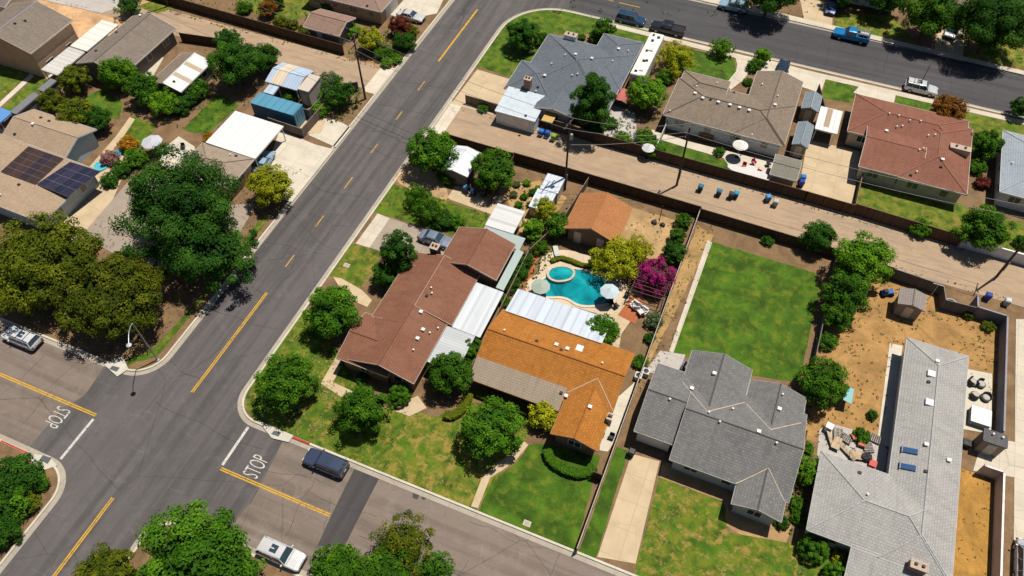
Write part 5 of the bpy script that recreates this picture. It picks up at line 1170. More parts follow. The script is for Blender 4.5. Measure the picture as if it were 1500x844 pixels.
MB().box(-1.1,-.3,.4,1.1,.25,.47).build('seat', boards((.3,.14,.07)), t); MB().cbox((0,.3,.75),(2.2,.06,.6)).build('backrest', boards((.3,.14,.07)), t)
for sx in (-1,1):
    MB().box(sx*1.0-.05,-.28,0,sx*1.0+.05,.3,.42).build('leg', WOOD, t)
chair(268,215,30,(.04,.04,.05),'black patio chair on the left garden paving'); chair(273,228,120,(.4,.4,.42),'grey patio chair on the left garden paving'); chair(243,222,10,(.3,.3,.3),'chair beside the large octagonal umbrella')
table(700,0,.1,(.1,.1,.1),'x') if 0 else None
# kids pool, blue canopy, play things
for px,py,r,c,lb in ((148,245,.95,(.1,.5,.62),'round turquoise paddling pool beside the solar panels'),(173,226,.6,(.08,.45,.6),'small turquoise tub under the left garden trees')):
    p = at(px,py); t = thing('paddling_pool',lb,'paddling pool',tuple(p)); MB().lathe([(r,0),(r+.04,.15),(r,.3),(r-.1,.3),(r-.12,.1)],20,tuple(p)).build('rim', plain(mul(c,1.3),.4), t); MB().lathe([(r-.11,.12),(r-.11,.2)],20,tuple(p)).build('water', plain(c,.08), t)
p = at(1243,578,1.6); t = thing('garden_tarp','pale turquoise tarp on a frame right of the tall green tree','tarp',(p.x,p.y,0)); MB().cbox((p.x,p.y,1.6),(1.0,2.0,.04),0,.0,.25).build('tarp', plain((.25,.55,.55),.6), t)
for sx in (-.45,.45):
    for sy in (-.9,.9): MB().tube((p.x+sx,p.y+sy,0),(p.x+sx,p.y+sy,1.6-sx*.25),.025).build('post', MET, t)
p = at(1298,432,.5); t = thing('ride_on_tractor','blue toy tractor beside the grey-brown shed','toy tractor',tuple(at(1298,432)),R_(30),local=True)
MB().box(-.7,-.3,.35,.7,.3,.7).build('body', plain((.03,.15,.5),.4), t); MB().box(-.6,-.25,.7,-.1,.25,1.0).build('seat', BLK, t)
for sx in (-.5,.5):
    for sy in (-.36,.36): MB().tube((sx,sy-.08,.28),(sx,sy+.08,.28),.28,n=12).build('wheel', TYRE, t)
p = at(1391,448); t = thing('fire_pit','round grey tub with dark rim in the dry yard','tub',tuple(p)); MB().lathe([(.75,0),(.8,.35),(.85,.42),(.7,.42),(.65,.2)],16,tuple(p)).build('bowl', plain((.45,.42,.38),.7), t); MB().lathe([(.64,.22),(.64,.25)],16,tuple(p)).build('ash', plain((.08,.07,.06),.9), t)
p = at(1360,438); t = thing('clothes_pole','thin white clothes pole right of the grey-brown shed','pole',tuple(p)); MB().tube(p,p+Vector((0,0,3.0)),.04).build('pole', paint((.7,.65,.55)), t); MB().cbox(p+Vector((0,0,2.9)),(1.2,.06,.06)).build('crossbar', paint((.7,.65,.55)), t)
# air-conditioning units, meters, covers
for px,py,lb in ((935,552,'white air-conditioning unit in the gap beside the orange house'),(946,546,'white pool pump box on the dirt strip') ,(1415,650,'small black box by the right eave of the pale grey house')):
    p = at(px,py,.4); t = thing('ac_unit',lb,'air conditioner' if 'air' in lb else 'box',(p.x,p.y,0)); MB().box(p.x-.4,p.y-.4,0,p.x+.4,p.y+.4,.8).build('casing', paint((.6,.6,.6)) if 'black' not in lb else BLK, t); MB().lathe([(.3,.8),(.3,.84),(.05,.86)],12,(p.x,p.y,0)).build('fan_grille', BLK, t)
for px,py,lb in ((508,389,'pale square utility cover in the left front lawn'),(772,767,'small white meter cover on the lawn by the kerb')):
    p = at(px,py); t = thing('utility_cover',lb,'utility cover',tuple(p)); MB().box(p.x-.4,p.y-.3,0,p.x+.4,p.y+.3,.06).build('frame', concrete((.6,.5,.42),5,5), t); MB().box(p.x-.25,p.y-.18,.06,p.x+.25,p.y+.18,.075).build('lid', plain((.4,.36,.33)), t)
# motorbike and boats of clutter beside charcoal house
p = at(1000,538,.5); t = thing('motorcycle','motorcycle with blue and white fairing beside the charcoal house','motorcycle',tuple(at(1000,540)),R_(75),local=True)
for sx in (-.7,.7): w_ = MB().tube((sx,-.06,.32),(sx,.06,.32),.32,n=14).build('wheel', TYRE, t); MB().tube((sx,-.07,.32),(sx,.07,.32),.16,n=10).build('rim', RIM, w_)
MB().box(-.55,-.14,.4,.5,.14,.85).build('frame', BLK, t); MB().rock((.35,0,.85),(.4,.24,.22),3).build('fairing', plain((.6,.6,.62),.3), t); MB().rock((-.1,0,.95),(.35,.18,.14),5).build('fuel_tank', plain((.05,.15,.5),.3), t); MB().box(-.8,-.14,.82,-.3,.14,.92).build('seat', BLK, t)
MB().tube((.55,-.38,1.08),(.55,.38,1.08),.025).build('handlebar', MET, t)
# junk heap in the yard corner: each board and box a thing
J = random.Random(11); jl = ['weathered grey pallet','rusty red crate','bleached plywood board','splintered plank stack','grey slatted pallet','orange plastic crate','dark tarp bundle','white appliance shell']
spots = [(1213,628,'white appliance standing at the left end of the junk heap','appliance'),(1228,634,'grey pallet lying behind the junk heap, top','pallet'),(1240,642,'grey pallet in the middle of the junk heap','pallet'),(1225,650,'bleached plywood board leaning low in the junk heap','board'),(1252,640,'rusty red crate at the back of the junk heap','crate'),(1262,650,'orange crate at the centre of the junk heap','crate'),(1272,655,'grey slatted pallet at the right of the junk heap','pallet'),(1240,662,'long bleached plank crossing the junk heap','plank'),(1255,668,'pale board lowest in the junk heap','board'),(1268,670,'black tarp bundle among the junk','bundle'),(1278,680,'red box at the lower right of the junk heap','box'),(1282,642,'dark slatted pallet beside the pale walkway','pallet'),(1215,642,'brown plank at the left of the junk heap','plank')]
for k,(px,py,lb,ct) in enumerate(spots):
    p = at(px,py,.3); rz = J.uniform(0,3.1); t = thing({'appliance':'old_appliance','pallet':'wooden_pallet','board':'loose_board','crate':'storage_crate','plank':'loose_plank','bundle':'tarp_bundle','box':'storage_box'}[ct], lb, ct, (p.x,p.y,0), rz, local=True)
    if ct == 'pallet':
        for i in range(6): MB().box(-.6+i*.21,-.5,.28,-.46+i*.21,.5,.32).build('slat', boards((.3,.27,.24)), t)
        for y in (-.45,0,.45): MB().box(-.6,y-.05,.1,.62,y+.05,.28).build('bearer', WOOD, t)
    elif ct in ('board','plank'): MB().cbox((0,0,.5),(2.4 if ct=='plank' else 1.6,.35 if ct=='plank' else .9,.05),0,J.uniform(-.3,.3),J.uniform(-.2,.2)).build('board', boards((.5,.38,.25)), t)
    elif ct == 'bundle': MB().rock((0,0,.35),(.7,.6,.4),k,9).build('tarp', plain((.03,.03,.035),.6), t)
    else:
        c = {'appliance':(.7,.7,.7),'crate':(.4,.1,.05),'box':(.5,.05,.04)}[ct]; hh = .95 if ct=='appliance' else .5
        MB().box(-.35,-.35,0,.35,.35,hh).build('body', plain(c,.5), t); MB().box(-.38,-.38,hh,.38,.38,hh+.05).build('lid', plain(mul(c,1.2),.5), t)
# clutter round the pool house and palm corner
for k,(px,py,c,lb) in enumerate(((790,258,(.6,.65,.7),'x'),)): pass
t = thing('tan_canopy','square tan canopy roof behind the alley fence, by three bins','canopy',(at(803,166).x,at(803,166).y,0)); q = r4(2.2, FL=(808,148), FR=(824,153), NR=(809,181), NL=(794,176))
MB().box(q[0],q[1],2.14,q[2],q[3],2.22).build('canopy', paint((.55,.36,.12),.7,.15), t)
for x in (q[0]+.1,q[2]-.1):
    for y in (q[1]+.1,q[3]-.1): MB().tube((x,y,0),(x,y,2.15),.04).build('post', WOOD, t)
p = at(911,136,2.2); t = thing('red_umbrella','faded red umbrella beside the white trailer','umbrella',(p.x,p.y,0)); vs=[]
MB().lathe([(1.5,1.9),(1.1,2.05),(.5,2.25),(.02,2.35)],8,(p.x,p.y,0)).build('canopy', paint((.5,.14,.13),.7,.2), t); MB().tube((p.x,p.y,0),(p.x,p.y,2.3),.03).build('pole', MET, t)
sb = at(1347,116); t = thing('thin_pole','thin dark pole standing at the street edge behind the white SUV','pole',tuple(at(1350,120)),0); q=at(1350,120); MB().tube(q,q+Vector((0,0,3.2)),.05).build('pole', BLK, t)
# ------------------------------------------------------------------ plants
LEAF = dict(
 green=leaf_m((.02,.07,.003),(.058,.165,.006),(.135,.28,.012)), deep=leaf_m((.014,.055,.004),(.035,.115,.008),(.08,.19,.014)), bright=leaf_m((.045,.13,.004),(.11,.26,.008),(.21,.39,.016)),
 olive=leaf_m((.035,.06,.003),(.1,.13,.005),(.22,.23,.01)), yellow=leaf_m((.13,.16,.004),(.32,.34,.008),(.5,.5,.02)), pine=leaf_m((.01,.045,.005),(.034,.115,.01),(.1,.22,.02)),
 magenta=leaf_m((.04,.07,.01),(.36,.008,.15),(.62,.03,.3)), autumn=leaf_m((.09,.04,.005),(.22,.09,.01),(.33,.16,.02)), red=leaf_m((.08,.02,.012),(.16,.03,.02),(.25,.06,.03)), grey=leaf_m((.05,.08,.035),(.1,.14,.06),(.18,.22,.1)), orange=leaf_m((.2,.08,.005),(.4,.17,.01),(.5,.28,.02)), pink=leaf_m((.15,.05,.05),(.3,.14,.13),(.45,.28,.25)))
BARK = plain((.12,.08,.05), .95)
MESH = {}
def crown_mesh(kind, R, var=0):
    key = (kind, round(R,1), var)
    if key in MESH: return MESH[key]
    g_ = random.Random(hash((kind, int(R*10), var)) & 0xffff if False else (sum(map(ord,kind))*31+int(R*10)*7+var*13))
    P = dict(round=(.85,.21,1.05,.0), tall=(1.75,.24,1.0,.0), pine=(.85,.19,.95,.25), loose=(.7,.2,.75,.3), ball=(.92,.22,1.6,.0), wide=(.55,.15,1.05,.15), shrub=(.7,.27,1.1,.0))[kind]
    asp, crf, dens, gap = P; dens = dens*1.15
    ls = {'ball':.12,'pine':.18,'loose':.18}.get(kind,.2) * (.6+.4*min(1.3,R/3))
    area = 2*math.pi*R*R*(.6+.8*asp)
    n_leaf = int(min(34000, max(420, area/(ls*ls*.55)*1.9*dens)))
    ncl = int(max(12, 2.6/(crf*crf))) if kind != 'ball' else 60
    mb = MB(); tones = []
    cls = []
    if kind in ('pine','loose','wide'): ncl = int(ncl*1.15)
    for i in range(ncl):
        u = g_.uniform(-.55,1); th = i*2.399963+g_.uniform(-.3,.3); s = math.sqrt(max(0,1-u*u)); rr = g_.choice((g_.uniform(.5,.75),g_.uniform(.72,.9))) if kind != 'ball' else .93
        if kind in ('pine','loose'): rr = g_.choice((g_.uniform(.5,.75), g_.uniform(.75,1.08)))
        cr = R*crf*g_.uniform(.7,1.25) if kind != 'ball' else R*.2
        cls.append((Vector((s*math.cos(th)*rr*R, s*math.sin(th)*rr*R, u*rr*R*asp)), cr, g_.uniform(.0,1)))
    # inner leaves fill the volume; shade is painted into their dark tone
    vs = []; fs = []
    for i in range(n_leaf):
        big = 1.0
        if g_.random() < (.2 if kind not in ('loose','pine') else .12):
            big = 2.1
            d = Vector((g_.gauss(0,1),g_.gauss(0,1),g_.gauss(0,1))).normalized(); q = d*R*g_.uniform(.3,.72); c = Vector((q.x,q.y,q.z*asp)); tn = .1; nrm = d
        else:
            cc, cr, tone = cls[g_.randrange(len(cls))]
            d = Vector((g_.gauss(0,1),g_.gauss(0,1),g_.gauss(.35,1))).normalized()
            if d.dot(cc.normalized()) < -.35: d = -d
            c = cc + Vector((d.x*cr, d.y*cr, d.z*cr*.8))*g_.uniform(.55,1.12); nrm = d
            tn = min(1, max(0, tone*.55+g_.uniform(0,.45)))
        nrm = (nrm+Vector((g_.uniform(-.5,.5),g_.uniform(-.5,.5),g_.uniform(0,.8)))).normalized()
        t1 = nrm.cross(Vector((g_.uniform(-1,1),g_.uniform(-1,1),g_.uniform(-1,1)))).normalized(); t2 = nrm.cross(t1)
        l = ls*g_.uniform(.6,1.3)*.62*big; w = l*g_.uniform(.45,.8)
        n0 = len(vs); vs += [c-t1*l, c+t2*w+nrm*w*.25, c+t1*l, c-t2*w+nrm*w*.25]; fs.append((n0,n0+1,n0+2,n0+3)); tones.append(tn)
    me = bpy.data.meshes.new('crown'); me.from_pydata([v/R for v in vs], [], fs); a = me.attributes.new('tone','FLOAT','FACE'); a.data.foreach_set('value', tones)
    tr = MB(); tb = -asp*1.0-.12
    tr.tube((0,0,tb-.05),(.02,.0,-.35*asp),.055,.035,8)
    for k in range(9):
        cc = cls[(k*5)%len(cls)][0]/R; mid = Vector((cc.x*.45,cc.y*.45,-.25*asp+cc.z*.35)); tr.tube((.02,0,-.45*asp),mid,.03,.02,6,False); tr.tube(mid,cc*.95,.02,.008,5,False)
    tm = bpy.data.meshes.new('trunk'); tm.from_pydata([Vector(v) for v in tr.v],[],tr.f); tm.materials.append(BARK)
    MESH[key] = (me, tm, asp, {}); return MESH[key]
def plant(kind, leaf, px, py, rpx, label, cat='tree', group=None, name=None, trunk=.12, var=0, sz=1.0):
    R = rpx/14.0; c = None
    for _ in range(4):
        asp = crown_mesh(kind, cls_R(R), var)[2]; h = R*(asp*sz+trunk*(1 if cat=='tree' else .0)); c = at(px,py,h); R = rpx*depth(c)/FPX
    me, tm, asp, leafs = crown_mesh(kind, cls_R(R), var)
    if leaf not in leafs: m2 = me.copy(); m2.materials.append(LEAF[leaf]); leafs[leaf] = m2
    h = R*(asp*sz+(trunk if cat=='tree' else -.15)); c = at(px,py,h)
    root = thing(name or ('tree' if cat=='tree' else 'shrub'), label, cat, (c.x,c.y,0), group=group)
    o = bpy.data.objects.new('crown' if cat=='tree' else 'foliage', leafs[leaf]); COL.objects.link(o); o.parent = root; o.location = (0,0,h); o.scale = (R,R,R*sz); o.rotation_euler = (0,0,RND.uniform(0,6.28))
    k = bpy.data.objects.new('trunk' if cat=='tree' else 'stem', tm); COL.objects.link(k); k.parent = root; k.location = (0,0,h); k.scale = (R,R,R*sz*(1.0 if cat=='tree' else .8)); k.rotation_euler = o.rotation_euler
    if k.scale.z: k.scale.z = h/(asp+.12)
    return root
def cls_R(R):
    for v in (.6,1.0,1.6,2.4,3.4,4.8,6.6,8.5):
        if R < v*1.22: return v
    return 8.5
T = 'tree'; S = 'shrub'
PL = [
 ('wide','olive',62,385,85,'huge olive-green tree, upper part at the left edge beside the tan roof',T), ('wide','olive',165,430,80,'huge olive-green tree spreading behind the street lamp',T), ('wide','olive',52,405,56,'huge olive-green tree over the silver SUV at the left edge',T),
 ('pine','pine',262,300,84,'large dark green pine with puffy needle clusters left of the road',T), ('pine','pine',312,368,56,'lower lobe pine nearest the kerb, dark green',T),
 ('round','yellow',395,272,32,'yellow-green round tree at the kerb by the white-roofed carport',T),
 ('round','deep',345,92,38,'big dark green tree left of the striped patio cover',T), ('round','deep',388,84,22,'dark tree touching the alley behind the striped cover',T), ('round','deep',335,60,20,'small dark tree at the alley edge above the big dark tree',T),
 ('round','bright',172,108,26,'bright green tree against the grey-brown gabled roof',T), ('round','green',210,128,26,'mid green tree in front of the grey-brown house',T), ('loose','bright',238,152,22,'light green feathery tree by the white-sloped shed',T),
 ('round','olive',108,115,22,'brownish olive tree next to the two-tone carport',T), ('shrub','olive',75,148,19,'olive shrub behind the solar-panel house',S), ('round','olive',112,165,26,'yellowish olive tree overlapping the tan roof',T), ('round','deep',143,175,20,'dark olive tree at the back of the pale gable',T),
 ('shrub','deep',262,155,18,'dark hedge bush beside the left garden lawn, lower',S), ('shrub','green',290,132,17,'dark hedge bush beside the left garden lawn, upper',S), ('shrub','deep',277,143,16,'hedge bush in the middle of the left garden row',S),
 ('loose','deep',188,8,18,'dark palm-like tree at the top of the bare earth lot',T), ('shrub','bright',128,70,9,'small bright shrub between the patio covers and house',S),
 ('shrub','orange',187,212,14,'orange-flowered shrub on the left garden path',S), ('shrub','pink',160,232,13,'pinkish flowering shrub by the paddling pool',S), ('shrub','green',200,232,18,'green bush below the octagonal umbrella',S), ('shrub','deep',178,248,14,'dark hedge bush right of the paddling pool',S), ('shrub','deep',160,265,13,'dark hedge bush lowest beside the solar roof',S), ('shrub','orange',307,203,10,'brown-orange shrub at the tip of the white roof',S),
 ('loose','deep',497,138,24,'dark feathery tree by the leaning pole, left alley corner',T), ('shrub','grey',483,118,15,'grey-green shrub behind the feathery tree',S), ('shrub','green',425,142,11,'round bush in front of the striped patio cover',S), ('shrub','bright',468,160,13,'bright bush beside the dark corner fence',S), ('shrub','green',466,138,8,'small bush next to the beige shed',S),
 ('shrub','bright',515,45,13,'bright bush right of the brown alley garage',S), ('round','yellow',542,58,19,'yellow-green tree above the leaning pole top',T), ('shrub','green',562,78,14,'green bush in the corner garden across the alley',S), ('round','red',586,38,16,'dark red shrub-tree beside the white sedan',T), ('shrub','deep',592,62,18,'dark bush below the red shrub-tree',S), ('shrub','bright',566,92,9,'low yellow-green bush by the alley apron, left',S), ('shrub','bright',580,86,9,'low bush by the alley apron, right',S), ('shrub','olive',600,45,12,'olive bush between red shrub-tree and kerb',S),
 ('round','autumn',392,12,14,'brownish small tree at the top lawn edge',T), ('shrub','green',358,12,12,'green bush at the top left lawn',S), ('shrub','olive',410,32,10,'yellowish hedge bush along the far alley fence, left',S), ('shrub','olive',428,36,9,'yellowish hedge bush along the far alley fence, middle',S), ('shrub','olive',444,44,8,'yellowish hedge bush beside the brown garage',S), ('shrub','green',480,10,10,'green bush left of the top brown-roofed house',S), ('round','green',402,-5,16,'green tree crown cut by the top edge over the lawn',T),
 ('round','green',632,222,36,'round green tree at the kerb left of the small white shed',T), ('shrub','green',654,258,14,'round bush under the small white shed',S), ('round','green',722,250,33,'round green tree right of the small white shed',T),
 ('loose','green',612,288,19,'feathery tree over the kerb-side lawn, upper',T), ('loose','green',628,308,22,'feathery tree over the kerb-side lawn, middle',T), ('shrub','deep',650,322,16,'dark bush in the kerb-side lawn',S), ('shrub','green',668,325,13,'green bush nearest the red-brown roof on that lawn',S),
 ('tall','deep',583,372,25,'dense dark tree in front of the red-brown house, upper',T), ('round','deep',566,402,23,'dense dark tree in front of the red-brown house, lower',T),
 ('round','green',487,456,43,'large round green tree at the kerb before the red-brown house',T), ('round','green',420,560,43,'large round green tree at the street corner',T), ('round','green',531,600,39,'round green tree in front of the red-brown gable',T), ('round','green',722,628,45,'broad olive-green tree on the orange house lawn',T), ('round','yellow',797,608,22,'small yellow-green tree at the orange front gable',T),
 ('round','green',658,548,34,'green tree between the red-brown and orange houses',T), ('ball','green',690,512,16,'clipped round tree beside the ribbed metal cover',T), ('ball','green',586,578,15,'clipped dark green ball bush under the red-brown gable',S), ('shrub','deep',530,554,9,'small dark bush at the brown porch wall',S), ('shrub','green',505,533,7,'tiny bush at the red-brown house corner',S),
 ('round','yellow',798,305,17,'yellow-green tree beside the white metal shed',T), ('round','green',816,330,20,'green tree overhanging the orange garage roof edge',T), ('round','bright',782,335,17,'bright tree above the side fence',T), ('shrub','green',790,362,13,'bush at the top of the terracotta path',S),
 ('shrub','deep',768,382,14,'dark hedge bush beside the terracotta path, top',S), ('shrub','deep',760,400,14,'dark hedge bush beside the terracotta path, middle',S), ('shrub','deep',750,418,12,'dark hedge bush beside the terracotta path, low',S), ('shrub','green',738,440,10,'green bush at the corner of the white patio cover',S),
 ('loose','yellow',905,380,34,'yellow palo verde tree beside the pool',T), ('loose','yellow',930,368,24,'yellow feathery tree touching the garage roof',T), ('shrub','green',875,385,12,'green bush under the palo verde',S), ('round','magenta',962,405,29,'magenta bougainvillea spread over the pergola',S), ('round','magenta',945,415,17,'smaller magenta bougainvillea clump near the pool deck',S),
 ('round','green',1001,323,12,'small green tree in the dirt yard corner by the alley',T), ('round','green',993,345,12,'small green tree along the pale fence, middle',T), ('round','deep',988,370,17,'dark green tree above the magenta bush',T), ('round','green',884,483,25,'green tree covering the edge of the orange roof',T), ('shrub','grey',958,470,14,'grey-green bush by the white sofa',S), ('shrub','green',938,530,11,'round bush at the orange roof corner',S), ('shrub','deep',952,495,9,'small bush along the pale fence bottom',S),
 ('tall','deep',868,150,30,'tall dense green tree behind the three bins',T), ('round','bright',948,137,27,'light green tree beside the white trailer',T), ('loose','yellow',990,85,26,'yellowish tree left of the brown-grey roof',T), ('shrub','green',975,112,14,'green bush between the trailer and brown-grey roof',S), ('round','deep',765,50,25,'dark tree on the corner lawn',T), ('shrub','deep',793,58,12,'dark bush on the corner lawn',S), ('round','green',885,42,17,'green tree in front of the blue-grey house',T), ('shrub','green',872,54,10,'bush beside the blue-grey entrance path',S), ('shrub','deep',852,55,6,'small dark bush at the white chimney box',S),
 ('loose','bright',1058,70,16,'young bright green tree on the small front lawn',T), ('round','bright',1117,82,13,'bright tree beside the dark blue car driveway',T), ('shrub','green',1104,97,11,'round bush below the driveway tree',S), ('shrub','green',1096,120,7,'small round bush at the brown-grey roof valley',S),
 ('shrub','bright',912,205,14,'yellow-green bush along the alley fence, left',S), ('shrub','green',945,202,15,'green bush beside the white dome umbrella',S), ('shrub','green',960,220,15,'leafy bush right of the white dome umbrella',S), ('shrub','green',895,180,10,'cycad-like bush in the round garden bed',S), ('shrub','deep',872,190,16,'dark hedge behind the alley fence',S), ('shrub','green',1054,222,8,'small tree-like bush on the patio lawn',S), ('shrub','yellow',828,165,8,'yellow plant beside the tan canopy',S), ('shrub','green',708,158,8,'round bush behind the short dark fence',S),
 ('round','deep',1199,347,25,'dark green tree at the alley corner of the big lawn',T), ('shrub','deep',1125,352,9,'small dark bush at the lawn back fence',S), ('round','bright',1265,382,42,'large bright green tree by the alley, right of the lawn',T), ('round','green',1240,430,36,'green tree below the large bright one',T), ('round','green',1228,460,24,'green tree in the row beside the dry yard',T), ('shrub','green',1212,500,14,'bush midway down the right lawn fence',S), ('round','green',1205,560,37,'round green tree at the right of the charcoal house',T),
 ('loose','bright',1188,690,24,'feathery bright tree between charcoal and pale grey houses',T), ('shrub','green',1180,655,12,'bush above the feathery bright tree',S), ('ball','green',1192,803,19,'clipped dark ball bush at the pale grey house corner',S), ('shrub','yellow',1229,815,11,'yellow shrub right of the clipped ball bush',S), ('ball','green',1226,843,17,'clipped bush at the bottom edge by the pale grey house',S), ('shrub','green',1168,740,11,'bush along the charcoal gable, upper',S), ('shrub','green',1170,758,11,'bush along the charcoal gable, lower',S), ('shrub','deep',1145,765,11,'dark bush under the charcoal front gable',S),
 ('round','autumn',1389,160,25,'orange-brown leaved tree beside the white SUV',T), ('round','green',1445,212,23,'green tree between red roof and pale roof',T), ('shrub','green',1432,245,13,'bush at the right wall of the red-roofed house',S), ('shrub','red',1440,268,11,'reddish bush beside the pale blue-grey house',S), ('round','green',1440,335,36,'spreading green tree over the alley, right side',T), ('shrub','green',1350,335,17,'green bush on the back lawn of the red-roofed house',S), ('shrub','deep',1497,355,11,'dark bush at the right edge',S), ('round','deep',1497,158,16,'dark tree at the right edge by the street',T),
 ('round','green',1365,20,42,'large green tree left of the white van',T), ('round','deep',1460,30,55,'huge dark tree right of the white van',T), ('round','deep',1300,-8,32,'dark tree at the top beyond the blue pickup',T), ('round','deep',1240,-14,25,'dark tree at the top edge above the blue pickup',T), ('round','deep',1130,-12,40,'dark tree overhanging the pale blue SUV',T),
 ('round','green',287,822,84,'large green tree at the bottom edge of the intersection',T), ('round','olive',155,842,42,'olive-yellow tree at the bottom left of the big green tree',T), ('round','green',345,840,38,'green tree left of the white SUV at the bottom',T), ('round','green',492,832,38,'green tree right of the white SUV at the bottom',T), ('loose','olive',588,800,42,'ragged green tree with open branches, bottom edge',T), ('round','green',560,845,45,'green tree crown at the very bottom',T), ('loose','green',636,835,26,'small ragged tree, rightmost along the bottom edge',T),
 ('shrub','deep',22,702,38,'dark bush on the lower left corner island, upper',S), ('shrub','green',8,735,36,'green bush on the lower left corner island, lower',S), ('shrub','olive',40,738,18,'olive shrub by the lower left kerb',S), ('shrub','green',58,708,14,'small green shrub nearest the red kerb corner',S), ('shrub','deep',2,780,28,'dark bush at the bottom left edge',S),
 ('shrub','green',1345,602,8,'x',S) if 0 else ('shrub','deep',1278,608,8,'small dark weed in the dry yard beside the walkway',S), ('shrub','green',1262,638,12,'low weeds behind the junk heap',S), ('shrub','olive',1418,461,8,'dry shrub near the dark wall corner, left',S), ('shrub','olive',1448,478,9,'dry shrub near the dark wall, right',S),
]
for k, e in enumerate(PL):
    kd, lf, px, py, r, lb, ct = e; r = r*1.07
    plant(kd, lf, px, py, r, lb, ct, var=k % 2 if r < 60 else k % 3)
# small succulents in the garden bed: one each
G2 = random.Random(5)
nm = ['spiky green agave','round cactus','grey-green aloe','flat rosette succulent']
bed = [(745,262),(757,270),(772,268),(780,282),(768,288),(752,285),(788,275),(776,300),(760,300),(795,285)]
wh = ['uppermost left in the succulent garden','upper middle of the succulent garden','upper right in the succulent garden','beside the white metal shed','mid right of the succulent garden','mid left of the succulent garden','nearest the shed wall, upper','lower right of the succulent garden','above the pale patio cover','at the shed door']
for k,(px,py) in enumerate(bed):
    plant('shrub', ('green','grey','bright','deep')[k%4], px, py, 4.5+G2.random()*2.5, f'{nm[k%4]} {wh[k]}', 'succulent', name='succulent', group='succulents in the gravel garden bed')
# curved clipped hedges
def hedge(pts, w, h, label, leaf='green', z0=0, amt=420):
    P = [at(x,y,h*.5) for x,y in pts]; c = P[0]; t = thing('clipped_hedge', label, 'hedge', (c.x,c.y,0)); mb = MB(); body = MB(); tones = []; g_ = random.Random(len(label))
    sm = []
    for i in range(len(P)-1):
        for k in range(6): sm.append(P[i].lerp(P[i+1], k/6))
    sm.append(P[-1]); n = len(sm)
    for i, p in enumerate(sm):
        d = (sm[min(i+1,n-1)]-sm[max(i-1,0)]).normalized(); nn = Vector((-d.y,d.x,0))
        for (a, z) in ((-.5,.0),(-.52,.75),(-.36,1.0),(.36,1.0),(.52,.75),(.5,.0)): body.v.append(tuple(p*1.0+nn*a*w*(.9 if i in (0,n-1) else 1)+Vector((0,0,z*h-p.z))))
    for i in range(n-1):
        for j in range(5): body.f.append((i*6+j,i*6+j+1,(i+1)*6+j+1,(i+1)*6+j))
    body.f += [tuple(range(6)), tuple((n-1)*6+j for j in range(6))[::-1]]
    L = sum((sm[i+1]-sm[i]).length for i in range(n-1))
    for _ in range(int(L*amt*w)):
        i = g_.randrange(n-1); p = sm[i].lerp(sm[i+1], g_.random()); d = (sm[i+1]-sm[i]).normalized(); nn = Vector((-d.y,d.x,0))
        a = g_.uniform(-1,1); z = h*(1.02 if abs(a)<.72 else g_.uniform(.1,1)); a = a if abs(a)<.72 else math.copysign(.78,a)
        c_ = Vector((p.x,p.y,0))+nn*a*w*.68+Vector((0,0,z)); nr = Vector((g_.uniform(-.7,.7),g_.uniform(-.7,.7),1)).normalized(); t1 = nr.cross(Vector((g_.uniform(-1,1),g_.uniform(-1,1),.1))).normalized(); t2 = nr.cross(t1); l = .09
        mb.add([c_-t1*l,c_+t2*l*.6,c_+t1*l,c_-t2*l*.6],[(0,1,2,3)]); tones.append(g_.random())
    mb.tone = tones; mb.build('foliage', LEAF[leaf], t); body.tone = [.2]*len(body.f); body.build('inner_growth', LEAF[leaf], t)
hedge([(801,660),(805,672),(815,682),(830,690),(848,695),(862,692),(870,684)], .95, .8, 'crescent-shaped clipped hedge before the orange front gable')
hedge([(651,608),(662,610),(675,603),(684,588),(687,578)], .9, .7, 'curved clipped hedge edging the lawn between the two front houses', 'olive')
hedge([(692,574),(730,590),(776,606)], .7, .6, 'long low hedge along the grey porch roof of the orange house', 'olive')
hedge([(807,383),(822,378),(838,383),(852,389),(866,391)], .55, .5, 'curved low hedge behind the spa', 'olive')
# rocks by the pool and in the rock garden
RG = random.Random(9)
for k,(px,py,r,lb) in enumerate(((935,480,.55,'grey rock nearest the white sofa'),(925,500,.5,'tan rock below the green tree by the orange roof'),(940,510,.6,'brown rock by the pale fence'),(930,515,.45,'pale rock at the orange roof corner'),(920,470,.5,'reddish rock on the tan deck edge'),(955,345,.5,'dark stone in the dirt yard, upper'),(968,352,.55,'pale stone left of the small green tree'),(960,362,.45,'stone above the magenta bush'),(760,372,.4,'pale stone beside the terracotta path'),(1140,338,.4,'stone at the alley fence corner'))):
    p = at(px,py,.1); tag(MB().rock((0,0,0),(r,r*.8,r*.55),20+k,8).build('garden_rock', stucco((.42,.34,.26) if k%2 else (.5,.45,.38)), org=tuple(p)), lb, 'rock')
t = thing('fire_ring','two dark stones and post in the dirt yard behind the garage','fire ring',tuple(at(965,327))); q = at(965,327); MB().tube(q,q+Vector((0,0,3.4)),.05).build('post', WOOD, t)
for s_ in (-.6,.6): MB().rock((q.x+s_,q.y-.2,.2),(.4,.35,.28),int(s_*10)+9).build('stone', plain((.06,.05,.05)), t)

